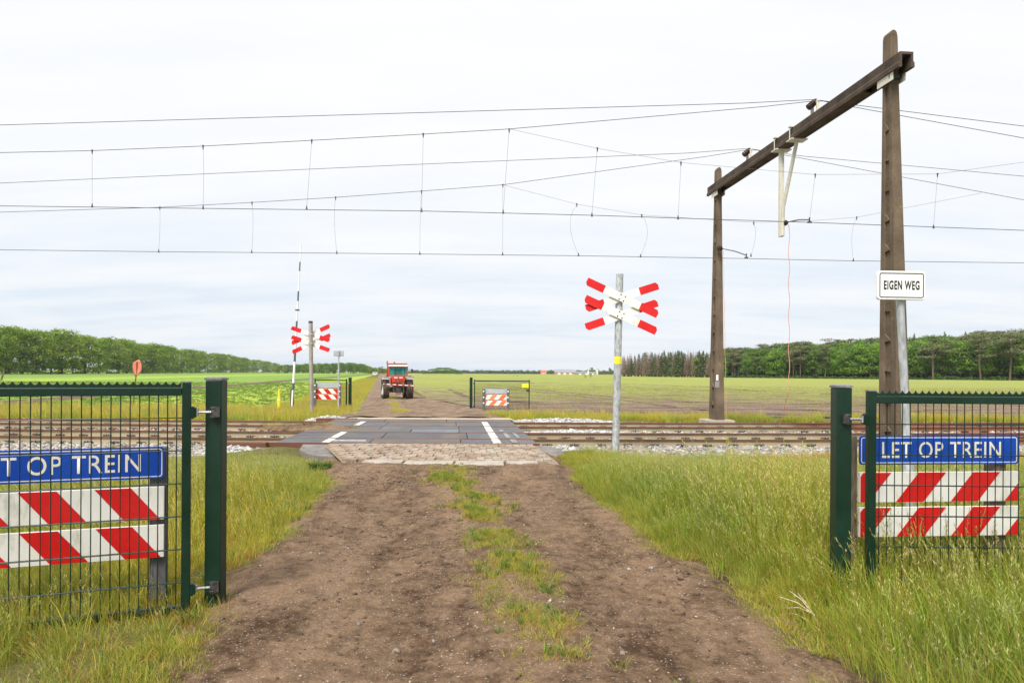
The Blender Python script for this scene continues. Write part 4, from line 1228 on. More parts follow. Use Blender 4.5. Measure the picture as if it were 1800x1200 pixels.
# ------------------------------------------------------------------ overhead wires
def wire_pts(pp, dfun, sub=6, fix=None):
    """photo points joined by a smooth line, run on past both sides of the frame"""
    pp = [(float(a), float(b)) for a, b in pp]
    out = []
    for (x0, y0), (x1, y1) in zip(pp[:-1], pp[1:]):
        for k in range(sub):
            t = k / sub; out.append((x0 + (x1 - x0) * t, y0 + (y1 - y0) * t))
    out.append(pp[-1])
    return [P(x, y, dfun(x)) for x, y in out]
def add_ends(pp, left=True, right=True, far=900):
    pp = list(pp)
    if left:
        (x0, y0), (x1, y1) = pp[0], pp[1]; pp.insert(0, (x0 - far, y0 - (y1 - y0) / (x1 - x0) * far))
    if right:
        (x0, y0), (x1, y1) = pp[-2], pp[-1]; pp.append((x1 + far, y1 + (y1 - y0) / (x1 - x0) * far))
    return pp
def line_set(label, key, dfun, contact, mess_l, mess_r, stitch, drops):
    o0 = P(contact[0][0], contact[0][1], dfun(0)); o0 = Vector((0, o0.y, 0))
    g = thing('overhead_line', o0, label, 'overhead line', 'contact lines above the tracks')
    def wb(name, pts, r, mat, n=5):
        m = MB(); m.tube([p - o0 for p in pts], r, n); return m.build(name, mat, g)
    wb('contact_wire', wire_pts(add_ends(contact), dfun), .0075, M['wire'])
    sd = sadd[key]
    wb('messenger_wire', wire_pts(add_ends(mess_l, True, False), dfun)[:-1] + [sd], .007, M['wire'])
    wb('messenger_wire', [sd] + wire_pts(add_ends(mess_r, False, True), dfun)[1:], .007, M['wire'])
    wb('stitch_wire', wire_pts(stitch, dfun), .0035, M['thinwire'])
    for (xa, ya, xb, yb, bow) in drops:
        pts = []
        for k in range(9):
            t = k / 8; pts.append(P(xa + (xb - xa) * t + bow * math.sin(math.pi * (t ** .8)), ya + (yb - ya) * t, dfun(xa)))
        m = MB(); m.tube([p - o0 for p in pts], .0028, 4)
        a, b_ = pts[0] - o0, pts[-1] - o0
        dr = m.build('dropper', M['thinwire'], g)
        m = MB(); m.tube([a + Vector((0, 0, .02)), a - Vector((0, 0, .08))], [.02, .008], 6); m.build('dropper_clip', M['darksteel'], dr)
        m = MB(); m.tube([b_ + Vector((0, 0, .07)), b_ - Vector((0, 0, .02))], [.008, .024], 6); m.build('dropper_clip', M['darksteel'], dr)
    return g
line_set('overhead contact line with straight droppers above the track by the brick paving', 'near', dN,
         [(0, 362), (280, 365.5), (744, 371), (1040, 378.5), (1423, 391), (1800, 405)],
         [(0, 268.5), (162, 265), (357, 257), (548, 247), (744, 236), (895, 227), (1430, 180)],
         [(1436, 176), (1504, 189), (1800, 243)],
         [(898, 227.5), (1050, 261), (1197, 286), (1433, 307), (1648, 306), (1830, 281)],
         [(162, 265, 162, 363, 0), (357, 257, 357, 366, 1), (548, 247, 539, 367, 0), (744, 236, 741, 371, 0), (895, 228, 884.5, 374, 0), (1050, 261, 1040.5, 379, 0),
          (1197, 286, 1192, 384, 0), (1433, 307, 1423, 388, 0), (1648, 306, 1641, 400, 0)])
line_set('overhead contact line with bowed droppers above the track by the fields', 'far', dF,
         [(0, 439), (280, 442.5), (592, 445), (738, 446.5), (1016, 449.5), (1312, 454.5), (1500, 458.5), (1800, 462)],
         [(0, 373), (281, 364.5), (443, 356), (590, 347), (741, 336), (884, 325), (1312, 265.5)],
         [(1318, 262), (1410, 278.5), (1800, 351.5)],
         [(886, 325.5), (1014, 359), (1128, 378), (1325, 391), (1420, 388.5), (1506, 382), (1725, 339.5)],
         [(281, 364.5, 279, 442.5, 1), (443, 356, 442.5, 443.5, 2), (590, 347, 592, 445, -3), (741, 336, 738, 446.5, -1), (884, 325, 883.5, 447.5, 0), (1014, 359, 1017, 449, -13),
          (1128, 378, 1126, 451, 11), (1325, 391, 1320, 450, 5), (1506, 382, 1500, 458, -6)])
for lab, key, dfun, l, r in (('upper feeder wire hung from the beam saddle over the near rails', 'near', dN, [(0, 220), (700, 199.5), (1430, 178)], [(1436, 176), (1504, 185), (1800, 222)]),
                             ('lower feeder wire hung from the beam saddle over the far rails', 'far', dF, [(0, 322), (700, 290.5), (1310, 265)], [(1318, 262), (1410, 274.5), (1800, 310)])):
    sd = sadd[key] + Vector((0, 0, .03))
    m = MB(); m.tube(wire_pts(add_ends(l, True, False), dfun)[:-1] + [sd] + wire_pts(add_ends(r, False, True), dfun)[1:], .007, 5)
    tag(m.build('feeder_wire', M['wire']), lab, 'wire', 'feeder wires')
m = MB()
ys_ = np.linspace(394, 690, 30)
m.tube([P(1387 + 1.2 * math.sin(y * .11) + .6 * math.sin(y * .31), y, 16.5) for y in ys_] + [P(1383, 700, 16.7), P(1379, 715, 16.9), P(1378, 728, 17.2), P(1373, 740, 17.45), P(1370, 747, 17.55)], .008, 6)
tag(m.build('earthing_cable', M['copper'], smooth=True), 'pinkish copper cable hanging from the drop tube down to the rail', 'cable', 'hanging copper cables')
m = MB(); m.tube([P(1271 + .02 * (y - 440) + .6 * math.sin(y * .12), y, 20.3) for y in np.linspace(440, 738, 24)], .006, 6)
tag(m.build('earthing_cable', M['copper'], smooth=True), 'thin copper cable hanging beside the mast on the footing', 'cable', 'hanging copper cables')

# ------------------------------------------------------------------ small things beyond the rails
b = P(513.5, 712, 29)
g = thing('barrier_pole', (b.x, 29, -.2), 'tall raised black and white barrier pole standing in the grass', 'barrier')
m = MB(); m.b2((-.07, -.05, -.2), (-.03, .05, .92)); m.b2((.03, -.05, -.2), (.07, .05, .92)); m.build('bracket', M['wood'], g, bevel=.005)
m = MB(); m.tube([(-.05, 0, .85), (.05, 0, .85)], .03, 8); m.build('pivot', M['darksteel'], g)
tip = P(529, 430, 29) - Vector((b.x, 29, -.2))
zz = [0, .11, .153, .284, .344, .472, .532, .654, .715, .837, .895, 1.0]
base_ = Vector((0, 0, .1))
for k in range(len(zz) - 1):
    a_, b2_ = base_.lerp(tip, zz[k]), base_.lerp(tip, zz[k + 1])
    m = MB(); m.tube([a_, b2_], [.058 - .034 * zz[k], .058 - .034 * zz[k + 1]], 10)
    m.build('dark_band' if k % 2 else 'white_band', M['boomdark'] if k % 2 else M['greywhite'], g, smooth=True)
m = MB(); q = base_.lerp(tip, .60); m.box(q, (.16, .1, .05)); m.build('collar', M['darksteel'], g)

b = P(490.5, 716, 27)
g = thing('marker_post', (b.x, 27, -.2), 'yellow plastic marker post left of the barrier pole', 'marker post')
m = MB(); m.lathe([(.062, -.2), (.062, .58), (.048, .66), (.040, .72), (.040, .93), (.0, .94)], (0, 0, 0), 'z', 16); m.build('shaft', M['yellow'], g, smooth=True)
m = MB(); m.lathe([(.0645, .50), (.0645, .55)], (0, 0, 0), 'z', 16); m.build('band', M['greywhite'], g)

b = P(232, 712, 28)
g = thing('round_sign', (b.x, 28, -.2), 'faded red round sign bent on a leaning rusty pole', 'sign')
tp = P(241.5, 640, 28) - Vector((b.x, 28, -.2))
m = MB(); m.tube([(0, 0, -.3), tp * .6, tp], .026, 8); m.build('pole', M['rust'], g, smooth=True)
m = MB(); cc = P(242, 646, 28) - Vector((b.x, 28, -.2)); n = 28; rr_ = .30
vs = []
for ring_ in range(5):
    for k in range(n):
        a_ = 2 * math.pi * k / n; r_ = rr_ * ring_ / 4 + .001
        u, w = r_ * math.cos(a_), r_ * math.sin(a_)
        bend = -.10 * max(0, w - .1) + .05 * math.sin(u * 9 + w * 4) * (ring_ / 4)
        vs.append((cc.x + u * .854 + .03 * w, cc.y - .05 - u * .52 + bend, cc.z + w * 1.05 + .03 * math.sin(u * 12)))
fs = [(r_ * n + k, r_ * n + (k + 1) % n, (r_ + 1) * n + (k + 1) % n, (r_ + 1) * n + k) for r_ in range(4) for k in range(n)]
m.add(vs, fs)
o = m.build('disc', M['oldred'], g, smooth=True); sm = o.modifiers.new('thick', 'SOLIDIFY'); sm.thickness = .012
m = MB(); m.box((cc.x, cc.y - .08, cc.z), (.05, .02, .5)); m.build('stiffener', M['rust'], g)

b = P(4, 666, 110)
g = thing('field_post', (b.x, 110, -.3), 'old leaning wooden post in the far green crop', 'post')
m = MB(); m.tube([(-.25, 0, -.3), (0, 0, .7), (.3, 0, 1.45)], [.16, .14, .11], 7); m.build('shaft', M['wood'], g)
m = MB(); m.tube([(.24, -.06, 1.3), (.34, .1, 1.34)], .02, 6); m.build('nail', M['rust'], g)

# ------------------------------------------------------------------ tractor
M['tred'] = pm('orange_red_paint', (.46, .040, .014), (.54, .055, .02), 4, .4, fine_amt=.1, bump=0, dirt=(.42, .12, .06), dirt_lo=.6)
M['tyre'] = pm('dusty_tyre', (.045, .038, .032), (.12, .095, .075), 5, .9, fine=40, bump=.3)
M['tgrey'] = pm('grey_fender_paint', (.30, .33, .36), (.40, .43, .46), 5, .5, bump=0)
M['tblack'] = pm('greasy_castings', (.03, .025, .022), (.08, .06, .05), 8, .6)
def glass_mat():
    m = NT('green_tinted_glass')
    m.base((.10, .42, .38)); m.set(.06, 0, .6)
    m.b.inputs["Transmission Weight"].default_value = .75; m.b.inputs["IOR"].default_value = 1.15
    return m.m
M['glass'] = glass_mat()
def flat_mat(name, c, rough=.4):
    m = NT(name); m.base(m.mix(m.noise(8, m.pos(), 3), tuple(x * .9 for x in c), c)); m.set(rough); return m.m
M['amber'] = flat_mat('amber_lens', (.85, .28, .01)); M['redlens'] = flat_mat('red_lens', (.6, .01, .01))
ty = 43.6
tb_ = P(698.7, 700, ty)
tr = thing('tractor', (tb_.x, ty, -.262), 'orange-red farm tractor driving away on the earth track', 'tractor', None, R(15))
def wheel(x, y, rad, w, n_lug, name_parent, rimr):
    wv = bpy.data.objects.new('wheel', None); COL.objects.link(wv); wv.parent = tr; wv.location = (x, y, rad - .02)
    m = MB()
    prof = [(rimr, -w * .42), (rad * .86, -w * .5), (rad * .93, -w * .44), (rad * .935, 0), (rad * .93, w * .44), (rad * .86, w * .5), (rimr, w * .42)]
    m.lathe(prof, (0, 0, 0), 'x', 36)
    for k in range(n_lug):                   # chevron lugs
        for s in (-1, 1):
            a0 = 2 * math.pi * (k + (.5 if s > 0 else 0)) / n_lug; sk = .30
            pts = []
            for xx, da in ((0, sk * .9), (w * .5, 0)):
                for da2 in (-.045, .045):
                    aa = a0 + da + da2
                    for r_ in (rad * .90, rad):
                        pts.append((s * xx, r_ * math.cos(aa), r_ * math.sin(aa)))
            p = pts
            m.add([p[0], p[2], p[6], p[4], p[1], p[3], p[7], p[5]], [(3, 2, 1, 0), (4, 5, 6, 7), (0, 1, 5, 4), (1, 2, 6, 5), (2, 3, 7, 6), (3, 0, 4, 7)])
    m.build('tyre', M['tyre'], wv)
    m = MB(); s = -1 if x < 0 else 1
    m.lathe([(rimr, -w * .42), (rimr * .92, -w * .3), (rimr * .9, s * w * .1), (rimr * .35, s * w * .16), (0, s * w * .18)], (0, 0, 0), 'x', 24)
    m.lathe([(rimr, w * .42), (rimr * .92, w * .3), (rimr * .9, s * w * .1)], (0, 0, 0), 'x', 24)
    m.build('rim', M['greywhite'], wv, smooth=True)
for s in (-1, 1):
    wheel(s * .755, 0, .625, .40, 20, tr, .36); wheel(s * .72, 2.2, .43, .29, 16, tr, .24)
def tb(name, a, b, mat, bevel=.02, parent=tr):
    m = MB(); m.b2(a, b); return m.build(name, M[mat], parent, bevel=bevel)
for s in (-1, 1):
    # curved fender over the rear wheel
    m = MB(); pts = []
    for k in range(9):
        a_ = R(62 + 92 * k / 8); pts.append((.72 * math.cos(a_), .635 + .70 * math.sin(a_)))
    vs = []
    for (yy, z) in pts:
        vs += [(s * .50, -yy, z), (s * 1.0, -yy, z)]
    m.add(vs, [(2 * k, 2 * k + 1, 2 * k + 3, 2 * k + 2) for k in range(8)])
    fe = m.build('fender', M['tgrey']); fe.parent = tr
    sm = fe.modifiers.new('thick', 'SOLIDIFY'); sm.thickness = .03
    tb('fender_skirt', (s * .58 - .22, -.40, 1.27), (s * .58 + .40 - (.36 if s > 0 else 0) - (.0 if s > 0 else .36), -.30, 1.44), 'tgrey', .02) if False else None
    tb('lamp_housing', (min(s * .50, s * .96), -.62, 1.30), (max(s * .50, s * .96), -.50, 1.43), 'tgrey')
    lm = tb('tail_lamp', (min(s * .62, s * .78), -.645, 1.44), (max(s * .62, s * .78), -.54, 1.50), 'redlens', .005)
    tb('indicator_lamp', (min(s * .78, s * .93), -.645, 1.44), (max(s * .78, s * .93), -.54, 1.50), 'amber', .005)
    tb('lift_arm', (s * .30 - .035, -1.05, .46), (s * .30 + .035, .05, .54), 'tblack')
    m = MB(); m.tube([(s * .30, -.75, .50), (s * .36, -.45, 1.05)], .028, 8); m.build('lift_rod', M['tblack'], tr)
    m = MB(); m.tube([(s * .55, -.32, 1.38), (s * .58, -.30, 1.52), (s * .60, -.12, 2.08)], .04, 8); m.build('cab_pillar', M['tred'], tr)
    m = MB(); m.tube([(s * .58, 1.15, 1.35), (s * .55, 1.05, 2.08)], .035, 8); m.build('cab_pillar', M['tred'], tr)
tb('rear_panel', (-.40, -.50, 1.02), (.40, -.30, 1.46), 'tred', .04)
tb('panel_lettering', (-.27, -.504, 1.33), (-.05, -.501, 1.39), 'greywhite', 0); tb('panel_lettering', (.05, -.504, 1.33), (.27, -.501, 1.39), 'greywhite', 0)
tb('transmission', (-.26, -.55, .42), (.26, 1.0, 1.0), 'tblack', .05)
tb('axle_housing', (-.58, -.12, .5), (.58, .12, .76), 'tblack', .05)
tb('rear_hitch', (-.16, -.72, .40), (.16, -.50, .88), 'tblack', .04)
m = MB(); m.tube([(-.16, -.62, 1.28), (-.16, -.66, .92)], .022, 8); m.tube([(.20, -.58, 1.3), (.20, -.64, .8)], .022, 8); m.tube([(.0, -.56, 1.4), (.02, -.75, .95)], .025, 8); m.build('top_link', M['tblack'], tr)
m = MB(); m.tube([(-.25, -.7, .5), (-.1, -.74, .34), (.1, -.74, .33), (.22, -.7, .5)], .02, 6); m.build('hydraulic_hose', M['tblack'], tr)
m = MB(); m.tube([(-.95, -.80, .955), (1.0, -.80, .845)], .030, 8); mk = m.build('marker_bar', M['greywhite'], tr, smooth=True)
for k in range(6):
    t = .02 + k * .19; a_, b2_ = Vector((-.95, -.80, .955)).lerp(Vector((1.0, -.80, .845)), t), Vector((-.95, -.80, .955)).lerp(Vector((1.0, -.80, .845)), min(1, t + .085))
    m = MB(); m.tube([a_, b2_], .032, 8); m.build('red_band', M['red'], mk)
m = MB(); m.tube([(.80, -.81, .84), (.80, -.81, .58)], .022, 8); m.build('hanging_tape', M['red'], mk)
tb('cab_floor', (-.55, -.3, 1.28), (.55, 1.2, 1.36), 'tred')
tb('roof', (-.60, -.42, 2.16), (.58, 1.25, 2.27), 'tred', .05)
tb('roof_band', (-.60, -.44, 2.055), (.60, -.20, 2.165), 'greywhite', .03)
m = MB(); m.add([(-.57, -.325, 1.50), (.57, -.325, 1.50), (.58, -.20, 2.06), (-.58, -.20, 2.06), (-.57, -.315, 1.50), (.57, -.315, 1.50), (.58, -.19, 2.06), (-.58, -.19, 2.06)],
                [(0, 1, 2, 3), (4, 5, 6, 7), (0, 1, 5, 4), (2, 3, 7, 6), (1, 2, 6, 5), (3, 0, 4, 7)]); m.build('rear_window', M['glass'], tr)
m = MB()
for a_, b2_ in (((-.59, -.335, 1.48), (.59, -.335, 1.48)), ((-.59, -.215, 2.05), (.59, -.215, 2.05)), ((-.59, -.335, 1.48), (-.59, -.215, 2.05)), ((.59, -.335, 1.48), (.59, -.215, 2.05))):
    m.tube([a_, b2_], .034, 6)
m.build('window_frame', M['tred'], tr)
m = MB(); m.tube([(-.20, -.345, 1.5), (-.19, -.235, 2.0)], .014, 6); m.build('wiper', M['tblack'], tr)
m = MB(); m.add([(-.55, 1.2, 1.45), (.55, 1.2, 1.45), (.53, 1.15, 2.1), (-.53, 1.15, 2.1)], [(0, 1, 2, 3)]); m.build('windscreen', M['glass'], tr)
tb('seat', (-.22, .1, 1.36), (.22, .5, 1.55), 'tblack', .05); tb('seat_back', (-.21, .05, 1.55), (.21, .14, 1.88), 'tblack', .04)
tb('bonnet', (-.32, 1.2, .85), (.32, 2.75, 1.42), 'tred', .08); tb('front_axle', (-.62, 2.1, .35), (.62, 2.3, .5), 'tblack', .04)
m = MB(); m.tube([(-.62, -.1, 1.5), (-.66, .0, 2.3)], .02, 6); m.tube([(-.66, .0, 2.26), (-.66, .0, 2.34)], .035, 8); bs = m.build('beacon_stalk', M['tblack'], tr)
m = MB(); m.lathe([(.05, 2.34), (.055, 2.36), (.05, 2.43), (.02, 2.46), (0, 2.46)], (-.66, 0, 0), 'z', 12); m.build('beacon_lens', M['amber'], bs, smooth=True)
tb('roof_lamp', (-.28, -.3, 2.27), (-.20, -.22, 2.36), 'tblack', .01)
m = MB(); m.tube([(.58, .9, 1.9), (1.0, .85, 1.86)], .016, 6); mr = m.build('mirror_arm', M['tblack'], tr)
tb('mirror', (.93, .78, 1.70), (1.08, .84, 1.92), 'tblack', .02, mr)
tb('exhaust_stack', (.36, 1.7, 1.4), (.44, 1.78, 2.2), 'tblack', .02)

# ------------------------------------------------------------------ grass and weeds
def blade_set(n, rad, h0, h1, w0, w1, lean, wind, cols, seg=3, droop=1.0):
    """n flat tapering blades rooted in a disc; returns verts, quads, colours"""
    a = rng.uniform(0, 2 * np.pi, n); r = rad * np.sqrt(rng.random(n))
    root = np.stack([r * np.cos(a), r * np.sin(a), np.full(n, -.02)], -1)
    h = rng.uniform(h0, h1, n); w = rng.uniform(w0, w1, n)
    th = a + rng.normal(0, .7, n)
    ln = rng.uniform(.2, 1.0, n) * lean
    dirv = np.stack([np.cos(th) * ln + wind[0], np.sin(th) * ln + wind[1]], -1)
    side = rng.uniform(0, np.pi, n); sv = np.stack([np.cos(side), np.sin(side), np.zeros(n)], -1)
    vs, cs = [], []
    base = cols[rng.integers(0, len(cols), n)] * rng.uniform(.8, 1.2, (n, 1))
    for k in range(seg + 1):
        t = k / seg
        off = (t ** 1.7)
        q = root.copy()
        q[:, :2] += dirv * (h * off)[:, None]
        q[:, 2] += h * (t - .35 * droop * np.linalg.norm(dirv, axis=1) * t ** 3)
        ww = w * (1 - .92 * t ** 1.5) * .5
        vs.append(q - sv * ww[:, None]); vs.append(q + sv * ww[:, None])
        cs.append(base); cs.append(base)
    V = np.stack(vs, 1); Cc = np.stack(cs, 1)
    m = 2 * (seg + 1)
    f0 = np.array([(2 * k, 2 * k + 1, 2 * k + 3, 2 * k + 2) for k in range(seg)])
    Fq = (f0[None] + (np.arange(n) * m)[:, None, None]).reshape(-1, 4)
    return V.reshape(-1, 3), Fq, Cc.reshape(-1, 3)
def seed_heads(n, rad, h0, h1, wind, cols, loose=True):
    """thin stalks that end in a drooping panicle of small spikelets"""
    Vs, Fs, Cs = [], [], []; o = 0
    for i in range(n):
        a = rng.uniform(0, 2 * np.pi); r = rad * math.sqrt(rng.random()); h = rng.uniform(h0, h1)
        d = np.array([math.cos(a) * .16 + wind[0], math.sin(a) * .16 + wind[1]])
        c = cols[rng.integers(0, len(cols))] * rng.uniform(.85, 1.15)
        sv = np.array([math.cos(a + 1.6), math.sin(a + 1.6), 0]) * .0011
        pts = [np.array([r * math.cos(a) + d[0] * h * t ** 1.8, r * math.sin(a) + d[1] * h * t ** 1.8, h * (t - .10 * t ** 4)]) for t in (0, .35, .7, 1.0)]
        for p in pts: Vs += [p - sv, p + sv]; Cs += [c * .9] * 2
        Fs += [(o + 2 * k, o + 2 * k + 1, o + 2 * k + 3, o + 2 * k + 2) for k in range(3)]; o += 8
        m = 9 if loose else 7
        for k in range(m):
            t = .74 + .27 * k / m
            p = np.array([r * math.cos(a) + d[0] * h * t ** 1.8, r * math.sin(a) + d[1] * h * t ** 1.8, h * (t - .10 * t ** 4)])
            ang2 = rng.uniform(0, 2 * np.pi); spread = (.022 if loose else .006) * (1.2 - k / m)
            u = np.array([math.cos(ang2) * spread, math.sin(ang2) * spread, rng.uniform(.006, .018)])
            s2 = np.array([-math.sin(ang2), math.cos(ang2), 0]) * (.0032 if loose else .004)
            q = p + u * rng.uniform(.6, 1.4); tip = q + np.array([d[0] * .015 + u[0] * .5, d[1] * .015 + u[1] * .5, .014])
            Vs += [p, q - s2, tip, q + s2]; Cs += [c] * 4; Fs.append((o, o + 1, o + 2, o + 3)); o += 4
    return np.array(Vs), np.array(Fs), np.array(Cs)
def join(parts):
    V, Fq, Cc, o = [], [], [], 0
    for v, f, c in parts:
        V.append(v); Fq.append(f + o); Cc.append(c); o += len(v)
    return np.concatenate(V), np.concatenate(Fq), np.concatenate(Cc)
GR = np.array([(.180, .290, .034), (.245, .335, .038), (.290, .355, .048), (.200, .310, .040)])
YE = np.array([(.400, .390, .060), (.460, .410, .085), (.340, .370, .055)])
DR = np.array([(.520, .390, .150), (.460, .300, .090), (.560, .450, .210)])
HD = np.array([(.400, .450, .150), (.350, .420, .120), (.460, .440, .190), (.330, .390, .130)])
OR = np.array([(.480, .240, .080), (.420, .190, .060), (.500, .330, .150)])
src = {}
def source(kind, k, parts):
    v, f, c = join(parts)
    me = mesh_np('%s_tuft' % kind, v, f, M['grass'], c)
    ob = bpy.data.objects.new('%s_%02d' % (kind, k), me)
    if kind not in src: src[kind] = bpy.data.collections.new('tuft_' + kind)
    src[kind].objects.link(ob)
W = (-.20, -.05)
for k in range(6):
    kk = (.8, 1.0, 1.25, .9, 1.1, 1.0)[k]
    source('tall', k, [blade_set(18, .13, .22, .54, .004, .0105, .55, W, GR * kk), blade_set(8, .13, .18, .48, .004, .009, .65, W, YE * kk), blade_set(4 + 2 * (k % 3), .13, .10, .40, .003, .007, .9, W, DR), seed_heads(1, .1, .4, .6, W, HD)])
    source('seed', k, [blade_set(16, .09, .20, .42, .003, .006, .4, W, GR), blade_set(6, .1, .15, .36, .003, .005, .5, W, DR), seed_heads(7, .12, .40, .72, W, HD, k % 2 == 0)])
    source('short', k, [blade_set(10, .10, .05, .16, .004, .008, .95, (0, 0), GR * kk * .9), blade_set(13, .11, .04, .14, .004, .007, 1.1, (0, 0), YE * .95), blade_set(9, .12, .03, .10, .003, .006, 1.3, (0, 0), DR)])
    source('dry', k, [blade_set(22, .09, .08, .24, .003, .005, .7, W, OR), blade_set(8, .09, .08, .25, .003, .005, .6, W, YE)])
    source('mid', k, [blade_set(18, .14, .14, .36, .004, .010, .7, W, np.concatenate([GR, YE]) * kk), blade_set(9, .13, .10, .36, .004, .008, .75, W, YE), blade_set(5 + 3 * (k % 3), .13, .06, .26, .003, .007, 1.1, W, DR), seed_heads(2, .12, .25, .42, W, HD, False)])
    source('clump', k, [blade_set(46, .34, .14, .42, .010, .018, .55, W, np.concatenate([GR * 1.35, YE * 1.15]), 2), blade_set(12, .3, .15, .5, .008, .014, .5, W, DR, 2), ] )
    source('leafy', k, [blade_set(14, .04, .10, .20, .014, .026, .85, (0, 0), np.array([(.13, .21, .05), (.17, .24, .055)]), 4), blade_set(10, .05, .04, .12, .003, .006, .8, (0, 0), GR)])
    source('beet', k, [blade_set(30, .22, .06, .16, .03, .06, .9, (0, 0), np.array([(.16, .255, .058), (.20, .29, .058), (.15, .235, .058)]), 2)])
    source('seedling', k, [blade_set(12, .12, .05, .13, .010, .020, .8, (0, 0), np.array([(.27, .33, .08), (.34, .38, .10), (.24, .30, .08)]), 2)])

_groups = {}
def scatter_group(kind):
    if kind in _groups: return _groups[kind]
    ng = bpy.data.node_groups.new('scatter_' + kind, 'GeometryNodeTree')
    ng.interface.new_socket('Geometry', in_out='INPUT', socket_type='NodeSocketGeometry')
    ng.interface.new_socket('Geometry', in_out='OUTPUT', socket_type='NodeSocketGeometry')
    gi, go = ng.nodes.new('NodeGroupInput'), ng.nodes.new('NodeGroupOutput')
    m2p = ng.nodes.new('GeometryNodeMeshToPoints'); iop = ng.nodes.new('GeometryNodeInstanceOnPoints')
    ci = ng.nodes.new('GeometryNodeCollectionInfo'); ci.inputs['Collection'].default_value = src[kind]
    ci.inputs['Separate Children'].default_value = True; ci.inputs['Reset Children'].default_value = True
    def at(name, typ):
        n = ng.nodes.new('GeometryNodeInputNamedAttribute'); n.data_type = typ; n.inputs['Name'].default_value = name; return n.outputs['Attribute']
    L = ng.links.new
    L(gi.outputs[0], m2p.inputs['Mesh']); L(m2p.outputs[0], iop.inputs['Points']); L(ci.outputs[0], iop.inputs['Instance'])
    iop.inputs['Pick Instance'].default_value = True
    L(at('vi', 'INT'), iop.inputs['Instance Index'])
    L(at('rot', 'FLOAT_VECTOR'), iop.inputs['Rotation'])
    L(at('scl', 'FLOAT_VECTOR'), iop.inputs['Scale'])
    L(iop.outputs[0], go.inputs[0])
    _groups[kind] = ng
    return ng
def scatter(name, kind, pts, scl, label, cat, spin=True, tilt=.12):
    n = len(pts)
    me = bpy.data.meshes.new(name); me.vertices.add(n); me.vertices.foreach_set('co', np.asarray(pts, np.float32).ravel())
    def attr(nm, typ, arr, key='value'):
        a = me.attributes.new(nm, typ, 'POINT'); a.data.foreach_set(key, arr.ravel())
    attr('vi', 'INT', rng.integers(0, 6, n).astype(np.int32))
    rz = rng.uniform(0, 2 * np.pi, n) if spin else rng.normal(0, .35, n)
    attr('rot', 'FLOAT_VECTOR', np.stack([rng.normal(0, tilt, n), rng.normal(0, tilt, n), rz], -1).astype(np.float32), 'vector')
    s3 = np.stack([scl * rng.uniform(.85, 1.15, n)] * 2 + [scl * rng.uniform(.8, 1.2, n)], -1) if np.ndim(scl) == 1 else scl
    attr('scl', 'FLOAT_VECTOR', s3.astype(np.float32), 'vector')
    o = inst(name, me)
    md = o.modifiers.new('scatter', 'NODES'); md.node_group = scatter_group(kind)
    return tag(o, label, cat, kind='stuff')
def near_ground(x, y): return gz(y) + shoulder(x, y)
def bank(n, side, y0, y1, maxd=6.0):
    """points on the verge left (-1) or right (+1) of the earth road; also distance from the road's edge"""
    y = np.sqrt(rng.uniform(y0 * y0, y1 * y1, n)); d = rng.uniform(-.12, maxd, n)
    en = (fbm(y * 1.7, y * 0 + side * 5, 81) - .5) * .5
    x = (xR(y) + en + d) if side > 0 else (xL(y) - en - d)
    k = np.abs(x) < .92 * y + 2.2
    k &= (y < D4(x) - 7.0 - (.5 if side < 0 else .0) + (fbm(x * 1.3, y, 82) - .5) * .6)
    if side < 0: k &= ~((x > -4.2) & (y > 12.1)) & ((fbm(x * 1.6, y * 1.6, 88) > .33) | (y > 5.5))
    return x[k], y[k], d[k]
def put(side, n, y0, y1, kind, name, label, lo, hi, s0, s1, maxd=6.0, nz=None, ramp=.6, spin=False):
    x, y, d = bank(n, side, y0, y1, maxd)
    k = (d > lo) & (d < hi)
    if nz is not None: k &= fbm(x * nz[0], y * nz[0], nz[1]) > nz[2] + rng.normal(0, .03, len(x))
    x, y, d = x[k], y[k], d[k]
    s = rng.uniform(s0, s1, len(x)) * (.45 + .55 * np.clip((d - lo) / ramp, 0, 1)) * (.75 + .6 * fbm(x * .8, y * .8, 90)) * (np.interp(y, [2.5, 4.6, 6.2], [.85, .62, 1]) if side < 0 else np.interp(y, [3.0, 4.6, 6.5], [.95, .78, 1])) * np.interp(y + .12 * np.maximum(0, np.abs(x) - 2), [7.5, 9.5, 11.5], [1, .72, .36])
    return scatter(name, kind, np.stack([x, y, near_ground(x, y)], -1), s, label, 'grass', spin)
# right bank
put(1, 16500, 2.3, 12.6, 'tall', 'tall_grass', 'tall green grass on the bank around the gate sunk in it', .15, 9, .75, 1.1, 9.5)
put(1, 6500, 2.3, 12.6, 'seed', 'seeding_grass', 'seeding grass heads swaying above the bank below the crosses', .35, 9, .65, 1.0, 9.5, (.9, 91, .46))
put(1, 5000, 2.3, 12.6, 'mid', 'yellow_grass', 'yellowing grass along the right edge of the earth road', .0, 9, .6, 1.1, 9.5, (.7, 92, .42))
put(1, 3600, 2.2, 11.5, 'short', 'short_grass', 'short tufts creeping onto the earth road below the tall bank', -.2, .45, .5, 1.1, .45, (1.6, 93, .42))
